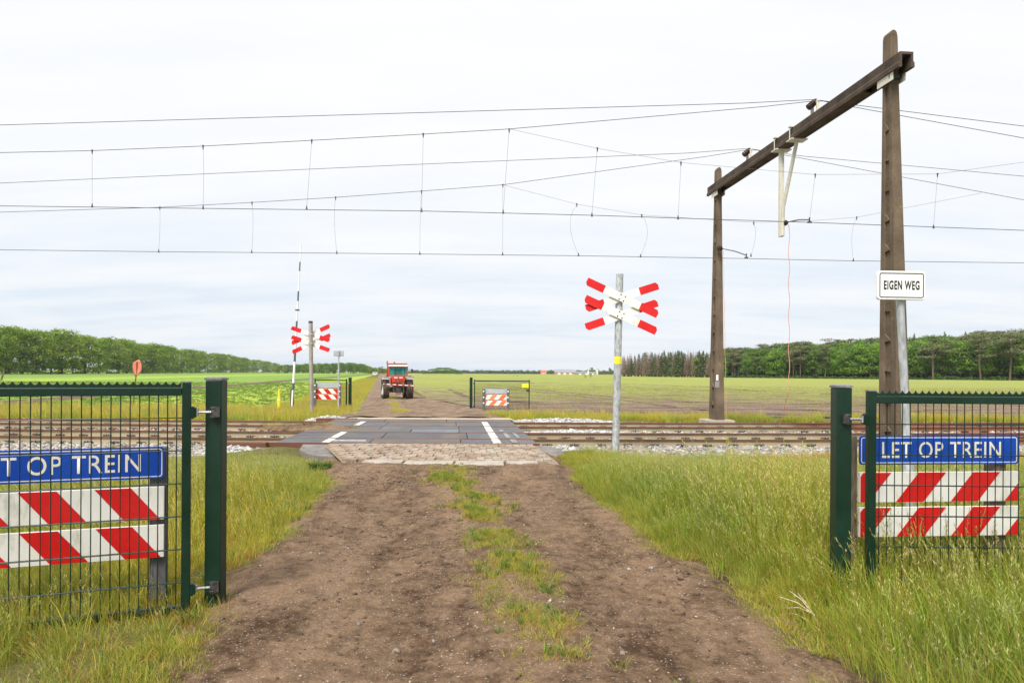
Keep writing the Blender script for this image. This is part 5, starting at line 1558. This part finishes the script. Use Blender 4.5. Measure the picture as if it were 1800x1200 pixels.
# left bank
put(-1, 8500, 2.3, 12.3, 'mid', 'yellow_grass', 'yellow green grass on the verge beyond the lone green post', .12, 7, .6, 1.15, 6.5, (1.3, 87, .36))
put(-1, 4200, 2.3, 12.3, 'tall', 'tall_grass', 'taller green grass under the open gate with grey posts', .5, 7, .55, .95, 6.5, (.7, 94, .45))
put(-1, 2300, 2.3, 12.3, 'seed', 'seeding_grass', 'seeding grass heads in front of the gate with grey posts', .25, 7, .5, .85, 6.5, (.9, 95, .44))
put(-1, 4200, 2.2, 11.5, 'short', 'short_grass', 'short tufts at the left edge of the earth road', -.22, .5, .5, 1.1, .5, (1.5, 96, .42))
put(-1, 60, 3.6, 8.5, 'leafy', 'ribwort_plants', 'broad leaved ribwort rosettes at the left edge of the earth road', -.05, .5, .8, 1.4, .5, None)
put(-1, 2600, 2.3, 7.5, 'short', 'low_grass', 'low sparse grass on bare soil beneath the gate with grey posts', .0, 4, .5, 1.2, 4.0, None, .1, True)
put(-1, 900, 2.3, 7.5, 'dry', 'straw_grass', 'brown straw tufts on bare soil beneath the gate with grey posts', .0, 4, .4, .9, 4.0, (1.5, 86, .45), .1, True)
# dry orange patch beside the ballast on the right
x = rng.uniform(2.6, 11, 5200); y = D4(x) - 7.05 - np.abs(rng.normal(0, .62, 5200)); k = fbm(x * .8, y * .8, 97) > .40
scatter('dry_grass', 'dry', np.stack([x[k], y[k], gz(y[k])], -1), rng.uniform(.7, 1.2, k.sum()), 'dry orange grass strip along the foot of the ballast', 'grass')
# strip down the middle of the earth road
n = 9000
y = np.sqrt(rng.uniform(2.9 ** 2, 10.5 ** 2, n)); x = xM(y) + rng.normal(0, .155, n) + (fbm(y * .9, y * 0, 98) - .5) * .4
f_ = fbm(x * 3.4, y * 3.0, 99) + rng.normal(0, .07, n) - np.abs(x - xM(y)) * .12
k = f_ > .495
xk, yk = x[k], y[k]
sel = rng.random(len(xk))
for nm, kind, k2, s0, s1, lab, cat in (('middle_strip_grass', 'short', sel < .50, .22, .60, 'sparse grass strip down the middle of the earth road', 'grass'),
                                  ('middle_strip_straw', 'dry', (sel > .50) & (sel < .64), .10, .26, 'flattened straw in the middle strip of the earth road', 'grass'),
                                  ('middle_strip_weeds', 'leafy', (sel > .64) & (sel < .70), .25, .55, 'small leafy weeds in the middle of the earth road', 'weeds')):
    scatter(nm, kind, np.stack([xk[k2], yk[k2], road_height(xk[k2], yk[k2])], -1), rng.uniform(s0, s1, k2.sum()), lab, cat)
# weeds on the crossing and between the rails
x = np.concatenate([rng.normal(-5.2, .55, 26), rng.uniform(-14, 16, 60)]); y = np.concatenate([rng.normal(16.95, .2, 26), D4(rng.uniform(-14, 16, 60)) - rng.choice([1.9, 3.0, 5.3, 5.9], 60)])
scatter('track_weeds', 'short', np.stack([x, y, np.where(np.arange(len(x)) < 26, RT + .05, -.08)], -1), rng.uniform(.5, 1.3, len(x)), 'small weeds between the rails and on the spilled earth', 'weeds')
# one bushy weed at the road edge by the pavers
g = thing('bushy_weed', (P(563, 822, 10.4).x, 10.4, -.04), 'bushy dark green weed at the edge of the brick paving', 'plant')
for nm, prt in (('leaves', [blade_set(420, .15, .05, .20, .010, .020, .95, (0, 0), np.array([(.06, .15, .03), (.085, .19, .035), (.05, .12, .03)]), 3)]), ('stems', [blade_set(20, .05, .12, .25, .006, .009, .6, (0, 0), np.array([(.10, .16, .05)]), 3)])):
    v_, f_, c_ = join(prt); inst(nm, mesh_np(nm, v_, f_, M['grass'], c_), g)
# dry branch lying on the right bank
m = MB()
for p0, p1 in (((1370, 1048), (1432, 1080)), ((1388, 1038), (1432, 1082)), ((1378, 1068), (1430, 1078)), ((1402, 1042), (1436, 1092)), ((1376, 1078), (1422, 1090))):
    a_ = P(*p0, 4.25); b2_ = P(*p1, 4.1); m.tube([a_, a_.lerp(b2_, .5) + Vector((0, 0, .02)), b2_], [.0018, .003, .004], 5)
tag(m.build('dry_branch', pm('bleached_twig', (.5, .38, .28), (.6, .48, .36), 9, .8, bump=0)), 'pale dry branch with thin twigs lying on the grassy bank', 'branch')

# verges beyond the rails
n = 9000
x = rng.uniform(-26, 26, n); y = D4(x) + 2.2 + np.abs(rng.normal(0, 2.6, n)) * np.where(x < -3, 1.6, .62)
k = (np.abs(x) < .8 * y) & ~((x > road_c(y) - 1.7) & (x < road_c(y) + 3.0) & (y > 21)) & ~((x > road_c(y) - 2.9) & (x < road_c(y) + 3.4) & (y < 23.2))
k &= (y < 36) & ((x < 0) | (fbm(x * .5, y * .5, 101) > .42))
x, y = x[k], y[k]
scatter('far_verge_grass', 'clump', np.stack([x, y, gz(y)], -1), rng.uniform(.5, .95, len(x)) * (.55 + .9 * fbm(x * .4, y * .4, 102)), 'bright green grass verge between the rails and the fields', 'grass', False)
# strip of long dry grass along the left side of the farm track
n = 5200
y = np.geomspace(26, 170, n) * rng.uniform(.95, 1.05, n); x = road_c(y) - 1.9 - rng.uniform(0, 3.6, n)
scatter('track_side_grass', 'clump', np.stack([x, y, gz(y)], -1), rng.uniform(.45, .85, n), 'long yellow grass along the farm track behind the gates', 'grass', False)
n = 1200
y = np.geomspace(24, 150, n) * rng.uniform(.97, 1.03, n); x = road_c(y) + rng.normal(0, .16, n)
k = fbm(x, y * .3, 103) > .47
scatter('farm_track_grass', 'clump', np.stack([x[k], y[k], rz_far(y[k])], -1), rng.uniform(.2, .4, k.sum()), 'low grass strip between the wheel ruts of the farm track', 'grass')
# crops in the fields
n = 11000
y = 27.5 + 75 * rng.random(n) ** 1.5; row = rng.integers(0, 130, n)
x = road_c(y) - 5.6 - row * .5 + rng.normal(0, .07, n); u = x + .17 * y
k = (np.abs(x) < .8 * y) & ~((u > -22) & (u < -18.6))
scatter('crop_plants', 'beet', np.stack([x[k], y[k], gz(y[k]) + .03], -1), rng.uniform(.6, 1.1, k.sum()), 'low leafy crop rows in the green field', 'crop')
n = 42000
y = np.sqrt(rng.uniform(26 ** 2, 95 ** 2, n)); x = rng.uniform(-8, 72, n)
x = road_c(y) + 3.5 + np.round((x - road_c(y)) / .5) * .5 + rng.normal(0, .06, n)
k = (np.abs(x) < .8 * y) & (x > road_c(y) + 5) & (y > D4(x) + 8.5) & (rng.random(n) < np.interp(y, [26, 30, 40, 50, 95], [.2, .4, .8, .8, .12]))
k &= fbm(x * .35, y * .9, 104) > np.interp(y, [26, 45], [.46, .34])
RA = np.array(RUTS)
idx_ = np.nonzero(k)[0]
for ch in np.array_split(idx_, 40):
    d2 = ((x[ch][:, None] - RA[None, :, 0]) ** 2 + (y[ch][:, None] - RA[None, :, 1]) ** 2) < (RA[None, :, 2] * 1.1) ** 2
    k[ch[d2.any(1)]] = False
scatter('seedlings', 'seedling', np.stack([x[k], y[k], gz(y[k]) + .03], -1), rng.uniform(.6, 1.25, k.sum()), 'rows of small pale green seedlings in the ploughed field', 'crop')

# loose stones on the earth road
n = 8000
y = np.sqrt(rng.uniform(2.6 ** 2, 11 ** 2, n)); t = rng.random(n); x = xL(y) + (xR(y) - xL(y)) * t
sz_ = np.clip(rng.lognormal(-5.35, .5, n), .003, .03)
c = stone_cols(n, .8) * rng.uniform(.45, .95, (n, 1))
o = inst('road_pebbles', stones('road_pebbles', np.stack([x, y, road_height(x, y) + sz_ * .15], -1), sz_, c, M['stone'], .7))
tag(o, 'small pebbles and grit scattered over the earth road', 'pebbles', kind='stuff')
# clods of earth
n = 5200
y = np.sqrt(rng.uniform(2.6 ** 2, 10 ** 2, n)); t = rng.random(n); x = xL(y) + (xR(y) - xL(y)) * t
k = (fbm(x * 1.2, y * 1.0, 105) > .52); x, y = x[k], y[k]
c = np.array([(.10, .066, .045)]) * rng.uniform(.7, 1.6, (len(x), 1))
sz_ = np.clip(rng.lognormal(-4.5, .5, len(x)), .006, .04)
o = inst('earth_clods', stones('earth_clods', np.stack([x, y, road_height(x, y)], -1), sz_, c, M['stone'], .5))
tag(o, 'dark crumbs of damp earth lying on the earth road', 'earth clods', kind='stuff')

# ------------------------------------------------------------------ trees
def leaf_quads(centres, normals, size, cols, bend=.5):
    n = len(centres)
    r = rng.normal(0, 1, (n, 3)); nn = normals + r * bend
    nn /= np.linalg.norm(nn, axis=1)[:, None] + 1e-9
    t = np.cross(nn, rng.normal(0, 1, (n, 3))); t /= np.linalg.norm(t, axis=1)[:, None] + 1e-9
    b = np.cross(nn, t)
    s = size[:, None]
    v = np.stack([centres - t * s, centres - b * s * .55 + nn * s * .2, centres + t * s, centres + b * s * .55 + nn * s * .2], 1)
    f = np.arange(n * 4).reshape(n, 4)
    return v.reshape(-1, 3), f, np.repeat(cols, 4, 0)
def broadleaf(seed, n=3600, cols=None, skirt=.10, width=.30, flat=.42):
    """unit-height tree: crown of leaf sprays on uneven lobes, trunk with limbs"""
    r_ = np.random.default_rng(seed)
    lobes = []
    for i in range(46):
        a = r_.uniform(0, 2 * np.pi); z = r_.uniform(skirt + .07, .90)
        prof = width * (1 - abs((z - .46) / .58) ** 2.6)
        rr = prof * r_.uniform(.45, .95)
        lobes.append((rr * math.cos(a), rr * math.sin(a), z, r_.uniform(.075, .135)))
    lobes.append((0, 0, .88, .11))
    lobes = np.array(lobes)
    li = r_.integers(0, len(lobes), n)
    d = r_.normal(0, 1, (n, 3)); d /= np.linalg.norm(d, axis=1)[:, None]; d[:, 2] = np.where(d[:, 2] < -.35, -d[:, 2], d[:, 2])
    rad = lobes[li, 3] * r_.uniform(.70, 1.12, n)
    c = lobes[li, :3] + d * rad[:, None] * np.array([1.15, 1.15, .85])
    base = np.array(cols if cols is not None else [(0.101, 0.203, 0.032), (0.149, 0.257, 0.041), (0.121, 0.230, 0.043), (0.189, 0.290, 0.051)])
    lobe_c = base[r_.integers(0, len(base), len(lobes))]
    col = lobe_c[li] * r_.uniform(.75, 1.3, (n, 1))
    v, f, cc = leaf_quads(c, d + np.array([0, 0, .5]), r_.uniform(.012, .025, n), col, .55)
    me = mesh_np('crown', v, f, M['leaf'], cc)
    m = MB(); m.tube([(0, 0, -.01), (.004, 0, .15), (.0, .008, .42), (0, 0, .72)], [.022, .016, .011, .004], 7)
    for l in lobes[::3]:
        z0 = max(.12, l[2] * .55); m.tube([(0, 0, z0), (l[0] * .5, l[1] * .5, (z0 + l[2]) / 2 + .01), (l[0] * .9, l[1] * .9, l[2])], [.008, .005, .002], 5)
    return me, m.mesh('trunk', M['bark'])
def pine(seed, n=2400):
    """scots pine: bare trunk, flat-topped layered head"""
    r_ = np.random.default_rng(seed); m = MB()
    bx_, by_ = r_.normal(0, .015, 2)
    m.tube([(0, 0, -.01), (bx_, by_, .4), (bx_ * 1.5, by_, .75), (bx_, 0, .93)], [.012, .010, .007, .003], 7)
    pads = []
    for i in range(15):
        z = r_.uniform(.48, .96); a = r_.uniform(0, 2 * np.pi); rr = r_.uniform(.03, .21) * (1.05 - abs(z - .72) * 1.2)
        pads.append((rr * math.cos(a), rr * math.sin(a), z, r_.uniform(.06, .115)))
        m.tube([(bx_, by_, z - .10), (rr * .5 * math.cos(a), rr * .5 * math.sin(a), z - .03), (rr * math.cos(a), rr * math.sin(a), z)], [.007, .004, .002], 5)
    for i in range(5):
        z = r_.uniform(.25, .45); a = r_.uniform(0, 2 * np.pi); m.tube([(0, 0, z), (.10 * math.cos(a), .10 * math.sin(a), z - .01)], [.004, .001], 4)
    pads = np.array(pads); li = r_.integers(0, len(pads), n)
    d = r_.normal(0, 1, (n, 3)); d /= np.linalg.norm(d, axis=1)[:, None]
    c = pads[li, :3] + d * (pads[li, 3] * r_.uniform(.4, 1.05, n))[:, None] * np.array([1.2, 1.2, .42])
    col = np.array([(0.149, 0.169, 0.074), (0.196, 0.196, 0.101), (0.121, 0.155, 0.068)])[r_.integers(0, 3, n)] * r_.uniform(.75, 1.3, (n, 1))
    v, f, cc = leaf_quads(c, d + np.array([0, 0, .6]), r_.uniform(.008, .016, n), col, .7)
    return mesh_np('crown', v, f, M['needle'], cc), m.mesh('trunk', M['bark'])
def spruce(seed, n=1700, dead=False):
    r_ = np.random.default_rng(seed); m = MB()
    m.tube([(0, 0, -.01), (0, 0, .5), (0, 0, 1.0)], [.011, .007, .002], 6)
    z = np.sqrt(r_.uniform(.0, 1.0, n)); z = .10 + .90 * (1 - z ** 1.1) if not dead else .12 + .86 * (1 - z)
    a = r_.uniform(0, 2 * np.pi, n); wr = (.135 if not dead else .10) * (1.02 - z) ** .8
    rr = wr * np.sqrt(r_.uniform(.08, 1, n)) * (.8 + .35 * np.sin(z * 70 + a))
    c = np.stack([rr * np.cos(a), rr * np.sin(a), z - rr * .35], -1)
    d = np.stack([np.cos(a) * .6, np.sin(a) * .6, np.full(n, .6)], -1)
    if dead: pal = np.array([(0.351, 0.257, 0.196), (0.446, 0.338, 0.270), (0.284, 0.209, 0.162), (0.216, 0.189, 0.095)])
    else: pal = np.array([(0.108, 0.149, 0.061), (0.149, 0.189, 0.068), (0.203, 0.230, 0.081), (0.095, 0.128, 0.061)])
    col = pal[r_.integers(0, 4, n)] * r_.uniform(.75, 1.25, (n, 1))
    v, f, cc = leaf_quads(c, d, r_.uniform(.008, .017, n) * (.75 if dead else 1), col, .6)
    return mesh_np('crown', v, f, M['needle'], cc), m.mesh('trunk', M['bark'])
OAK = [broadleaf(s, 3800) for s in (1, 2, 3)]
LIME = [broadleaf(s, 4200, [(0.173, 0.272, 0.037), (0.233, 0.336, 0.044), (0.198, 0.301, 0.046), (0.285, 0.365, 0.053)], -.10, .29) for s in (4, 5, 6)]
BRIGHT = [broadleaf(s, 3800, [(0.203, 0.365, 0.041), (0.257, 0.405, 0.049), (0.169, 0.317, 0.043)], .04, .30) for s in (7, 8)]
BUSH = [broadleaf(s, 1500, None, -.05, .42) for s in (9,)]
PINE = [pine(s) for s in (11, 12, 13)]
SPR = [spruce(s) for s in (21, 22)]
DEAD = [spruce(s, 1300, True) for s in (23, 24)]
def put_tree(name, kind, x, y, h, wide, label, group):
    cm, tm = random.choice(kind)
    g = thing(name, (x, y, -.35), label, 'tree', group, random.uniform(0, 6.28))
    g.scale = (h * wide, h * wide, h * 1.0)
    inst('crown', cm, g); inst('trunk', tm, g)
    return g
# left: long row along the green crop, going away
def lerp_path(pts, t):
    k = t * (len(pts) - 1); i = min(int(k), len(pts) - 2); f = k - i
    return [pts[i][j] + (pts[i + 1][j] - pts[i][j]) * f for j in range(len(pts[0]))]
def top_h(px, top_y, d): return P(px, top_y, d).z + .35
row = [(-40, 569, 250), (0, 572, 262), (60, 577, 285), (150, 587, 330), (250, 602, 420), (330, 613, 540), (400, 624, 720), (450, 632, 900), (492, 640, 1150)]
pxs = []
px = -45.0
while px < 492:
    pxs.append(px)
    d = np.interp(px, [r[0] for r in row], [r[2] for r in row])
    px += max(3.0, 5.6 / d * 1200 * random.uniform(.75, 1.2))
for px in pxs:
    d = float(np.interp(px, [r[0] for r in row], [r[2] for r in row])); ty_ = float(np.interp(px, [r[0] for r in row], [r[1] for r in row]))
    h = top_h(px, ty_ + random.uniform(-4.5, 6.0) * 262 / d, d)
    d += random.uniform(-5, 5); q = P(px + random.uniform(-3, 3), 650, d)
    put_tree('lime_tree', LIME, q.x, d, h, random.uniform(1.0, 1.3), 'full green tree in the long row along the bright green field', 'trees in the row along the green field')
for px in pxs[::2]:
    d = float(np.interp(px, [r[0] for r in row], [r[2] for r in row])) + 14; ty_ = float(np.interp(px, [r[0] for r in row], [r[1] for r in row]))
    h = top_h(px, ty_ + random.uniform(-3, 4) * 262 / d, d); q = P(px + random.uniform(-6, 6), 650, d)
    put_tree('lime_tree', LIME, q.x, d, h, random.uniform(.95, 1.2), 'full green tree in the long row along the bright green field', 'trees in the row along the green field')
# woods beyond the farm track
for px in np.arange(486, 690, 5.2):
    for dep in (0, 1):
        d = 620 + dep * 40 + random.uniform(-15, 15)
        tp_ = np.interp(px, [486, 520, 560, 620, 640, 655, 690], [643, 640, 639, 637, 640, 645, 648]) + random.uniform(-1.5, 2)
        q = P(px + random.uniform(-2, 2), 650, d)
        put_tree('oak_tree', OAK + LIME, q.x, d, top_h(px, tp_, d), random.uniform(.8, 1.1) * 1.0, 'rounded green tree in the wood where the farm track vanishes', 'trees where the farm track vanishes')
for px in np.arange(745, 812, 5.0):
    d = 520 + random.uniform(-15, 15); e = abs((px - 778) / 36)
    q = P(px, 650, d); put_tree('oak_tree', OAK, q.x, d, top_h(px, 646 + 8 * e ** 2.5 + random.uniform(-1, 1), d), 1.25, 'dull green tree in the isolated grove beside the tractor cab', 'trees of the isolated grove')
q = P(671, 640, 600); 
cm, tm = broadleaf(31, 1500, [(.07, .03, .035), (.09, .035, .04)], .1, .3)
put_tree('copper_beech', [(cm, tm)], q.x, 600, top_h(671, 643, 600), .8, 'purple leaved tree showing above the far wood', None)
# right: wood edge with spruces, oaks and pines
EL, ER = (1095, 395.0), (1850, 255.0)
def edge_d(px): return float(np.interp(px, [1095, 1250, 1500, 1850], [395, 345, 290, 255]))
tops = [(1095, 625), (1130, 620), (1180, 617), (1250, 618), (1262, 616), (1300, 611), (1360, 606), (1440, 601), (1500, 597), (1560, 594), (1620, 592), (1700, 588), (1760, 583), (1850, 584)]
def top_y(px): return float(np.interp(px, [t[0] for t in tops], [t[1] for t in tops]))
for px in np.arange(1095, 1252, 3.3):
    for dep in range(2):
        d = edge_d(px) + dep * 9 + random.uniform(-3, 3); deadp = .70 if (px < 1150 or 1195 < px < 1226) else .45
        q = P(px + random.uniform(-2, 2), 660, d); h = top_h(px, top_y(px) + random.choice((-2, 0, 1, 3, 6, 9)) + random.uniform(-1.5, 1.5), d)
        if random.random() < deadp: put_tree('dead_spruce', DEAD, q.x, d, h, random.uniform(1.5, 2.2), 'brown dead spruce among green spruces at the wood edge', 'dead spruces at the wood edge')
        else: put_tree('spruce_tree', SPR, q.x, d, h, random.uniform(1.7, 2.5), 'narrow green spruce among dead ones at the wood edge', 'green spruces at the wood edge')
for px in np.arange(1228, 1860, 8.0):
    d = edge_d(px) + 2 + random.uniform(-4, 4); q = P(px + random.uniform(-4, 4), 660, d); r_ = random.random()
    h = top_h(px, top_y(px) + random.uniform(3, 20), d)
    if px < 1262 or r_ < .34: put_tree('bright_oak', BRIGHT, q.x, d, h * (.85 if px < 1262 else 1), random.uniform(.85, 1.15), 'bright yellow-green oak at the front of the right hand wood', 'bright oaks of the wood beyond the seedlings')
    elif r_ < .80: put_tree('oak_tree', OAK, q.x, d, h, random.uniform(.85, 1.15), 'mid green oak at the front of the wood beyond the seedlings', 'green oaks of the wood beyond the seedlings')
    else: put_tree('pine_tree', PINE, q.x, d - 3, h * 1.03, random.uniform(1.0, 1.4), 'bare trunked pine with flat olive head among oaks', 'pines of the wood beyond the seedlings')
for px in np.arange(1262, 1870, 8.5):
    for dep in (1, 2):
        d = edge_d(px) + 9 * dep + random.uniform(-3, 3); q = P(px + random.uniform(-4, 4), 660, d); h = top_h(px, top_y(px) + random.uniform(-8, 11), d)
        r_ = random.random()
        if r_ < (.55 if dep == 1 else .3): put_tree('pine_tree', PINE, q.x, d, h, random.uniform(1.1, 1.6), 'bare trunked pine with flat olive head among oaks', 'pines of the wood beyond the seedlings')
        elif r_ < .9: put_tree('oak_tree', OAK, q.x, d, h * .96, random.uniform(.9, 1.2), 'mid green oak at the front of the wood beyond the seedlings', 'green oaks of the wood beyond the seedlings')
        else: put_tree('spruce_tree', SPR, q.x, d, h * 1.03, 1.5, 'spruce tip rising above the oaks of the wood', 'spruces among the oaks')
for px in (1724, 1775, 1640):
    d = edge_d(px) - 6; q = P(px, 660, d); put_tree('pine_tree', PINE, q.x, d, top_h(px, top_y(px) - 1, d), 1.7, 'broad flat-topped pine standing before the oaks', 'broad pines before the oaks')
# underwood along the edges
def underwood(name, pts, label):
    P_, N_, S_, C_ = [], [], [], []
    for x, y, h, w in pts:
        n = 60; d = rng.normal(0, 1, (n, 3)); d /= np.linalg.norm(d, axis=1)[:, None]; d[:, 2] = np.abs(d[:, 2])
        P_.append(np.array([x, y, -.3]) + d * np.array([w, w, h]) * rng.uniform(.6, 1, (n, 1))); N_.append(d); S_.append(rng.uniform(.25, .5, n))
        C_.append(np.array([(.075, .140, .030)]) * rng.uniform(.6, 1.6, (n, 1)))
    v, f, c = leaf_quads(np.concatenate(P_), np.concatenate(N_), np.concatenate(S_), np.concatenate(C_), .5)
    return tag(inst(name, mesh_np(name, v, f, M['leaf'], c)), label, 'undergrowth', kind='stuff')
pts = []
for px in np.arange(1250, 1870, 3.0):
    d = edge_d(px) - 4 + random.uniform(-1.5, 1.5); q = P(px, 660, d); pts.append((q.x, d, random.uniform(.7, 1.8), random.uniform(.8, 1.6)))
for px in np.arange(1262, 1870, 3.2):
    for dep in (4, 10, 16):
        d = edge_d(px) + dep; q = P(px, 660, d); pts.append((q.x, d, random.uniform(2.0, 5.5), random.uniform(1.2, 2.0)))
underwood('wood_undergrowth', pts, 'dark leafy undergrowth at the foot of the oaks and pines')
# the farthest wood on the horizon, one band
Vv, Ff, Cc = [], [], []; o_ = 0
for px in np.arange(640, 1110, 3.0):
    d = 1350 + random.uniform(-60, 60); q = P(px, 655, d); hh = top_h(px, 651.5 + random.uniform(-1.6, 2.2) - (4 if px in (1042.0, 1043.0) else 0), d)
    n = 110; dd = rng.normal(0, 1, (n, 3)); dd /= np.linalg.norm(dd, axis=1)[:, None]
    c = np.array([q.x, d, hh * .5]) + dd * np.array([5.2, 5.2, hh * .5]) * rng.uniform(.6, 1, (n, 1))
    v, f, cc = leaf_quads(c, dd + np.array([0, 0, .4]), rng.uniform(.9, 1.7, n), np.array([(.085, .150, .055)]) * rng.uniform(.7, 1.35, (n, 1)), .5)
    Vv.append(v); Ff.append(f + o_); Cc.append(cc); o_ += len(v)
tag(inst('distant_wood', mesh_np('distant_wood', np.concatenate(Vv), np.concatenate(Ff), M['leaf'], np.concatenate(Cc))), 'low hazy green wood along the horizon behind the barns', 'wood', kind='stuff')
for px, tyy, w in ((1040, 645.5, .9), (1051, 648, .7), (1072, 645.5, .85), (1062, 650, .9), (966, 650, .8), (975, 651, .8)):
    d = 880; q = P(px, 655, d); put_tree('farm_tree', OAK, q.x, d, top_h(px, tyy, d), w, 'rounded tree growing around the distant farm barns', 'trees around the distant farm')
for px, tyy, d in ((1029, 658, 240), (1038, 655.5, 262), (903, 659, 300), (909, 658.8, 300)):
    q = P(px, 655, d); g = put_tree('hedge_bush', BUSH, q.x, d, top_h(px, tyy, d), 1.0, 'round dark bush standing alone far across the seedling field', 'lone bushes across the seedling field'); g['category'] = 'bush'

# ------------------------------------------------------------------ distant farm and car
M['barnroof'] = pm('grey_corrugated_roof', (.20, .22, .27), (.27, .29, .34), .5, .7, bump=0)
M['brick'] = pm('pink_brick', (.42, .20, .16), (.50, .27, .22), .6, .9, bump=0)
def barn(pxa, pxb, d, wall_h, roof_h, label):
    a_, b2_ = P(pxa, 657, d), P(pxb, 657, d); L = b2_.x - a_.x; dep = 14.0
    g = thing('barn', (a_.x, d, -.3), label, 'barn', 'barns of the distant farm')
    m = MB(); m.b2((0, 0, -.3), (L, dep, wall_h)); w = m.build('wall', M['brick'], g)
    m = MB(); m.prism([(-.5, wall_h + .02), (dep / 2, wall_h + roof_h), (dep + .5, wall_h + .02)], -.4, L + .4, lambda u, v, t: (t, u, v)); m.build('roof', M['barnroof'], g)
    for k in range(3):
        x0 = L * (.15 + .28 * k); m = MB(); m.b2((x0, -.06, .0), (x0 + 2.8, -.01, wall_h * .8)); m.build('door', M['greywhite'], w)
    return g
barn(975.5, 1011, 800, 2.6, 3.6, 'long grey roofed barn with pink walls on the horizon')
barn(1012, 1051, 815, 1.9, 1.6, 'low barn with pink walls next to the long grey roofed barn')
for px, w, h, mk, lab in ((1050, 2.2, 5.2, 'cream', 'tall cream silo beside the low barn'), (1034, 1.6, 4.6, 'greywhite', 'short white silo above the low barn roof')):
    d = 805; q = P(px, 657, d); g = thing('silo', (q.x, d, -.3), lab, 'silo', 'silos of the distant farm')
    m = MB(); m.lathe([(w / 2, -.3), (w / 2, h), (w * .2, h + .8), (0, h + .85)], (0, 0, 0), 'z', 14); m.build('tank', M[mk], g, smooth=True)
    m = MB()
    for k in range(6): m.b2((-.2, -w / 2 - .12, k * .8), (.2, -w / 2 - .04, k * .8 + .08))
    m.build('ladder', M['darksteel'], g)
q = P(955.5, 657, 800); g = thing('farmhouse', (q.x, 800, -.3), 'small red roofed farmhouse left of the long barn', 'house')
m = MB(); m.b2((-3.4, 0, -.2), (3.4, 7, 2.3)); m.build('wall', M['brick'], g)
m = MB(); m.prism([(-.3, 2.32), (3.5, 4.9), (7.3, 2.32)], -3.7, 3.7, lambda u, v, t: (t, u, v)); m.build('roof', flat_mat('red_tiles', (.45, .12, .07), .8), g)
for k in (-2, 0, 2): m = MB(); m.b2((k - .5, -.05, .8), (k + .5, -.01, 1.9)); m.build('window', M['greywhite'], g)
d = 330; q = P(660, 660, d); car = thing('parked_van', (q.x, d, -.30), 'small white van far away on the farm track', 'van')
m = MB(); m.prism([(-2.1, .35), (2.1, .35), (2.15, .9), (1.5, 1.05), (1.0, 1.62), (-2.0, 1.65), (-2.15, 1.1)], -.92, .92, lambda u, v, t: (t, u, v)); m.build('body', M['greywhite'], car, bevel=.06)
m = MB(); m.b2((-.75, -2.19, 1.08), (.75, -2.12, 1.5)); m.build('rear_window', M['boomdark'], car)
for s in (-1, 1):
    for yy in (-1.35, 1.35):
        m = MB(); m.lathe([(0, -.1), (.33, -.1), (.34, 0), (.33, .1), (0, .1)], (s * .82, yy, .33), 'x', 16); m.build('wheel', M['tyre'], car)

# ------------------------------------------------------------------ air
m = MB(); m.b2((-900, -20, -1.5), (900, 1700, 34))
hz = m.build('haze', [])
hm = bpy.data.materials.new('pale_air'); hm.use_nodes = True
hm.node_tree.nodes.clear()
ho = hm.node_tree.nodes.new("ShaderNodeOutputMaterial"); hv = hm.node_tree.nodes.new("ShaderNodeVolumePrincipled")
hv.inputs["Color"].default_value = (.86, .92, 1.0, 1); hv.inputs["Density"].default_value = .00009; hv.inputs["Anisotropy"].default_value = .2
hm.node_tree.links.new(hv.outputs[0], ho.inputs["Volume"])
hz.data.materials.clear(); hz.data.materials.append(hm)
tag(hz, 'thin pale air over the far fields and woods', 'haze', kind='stuff')
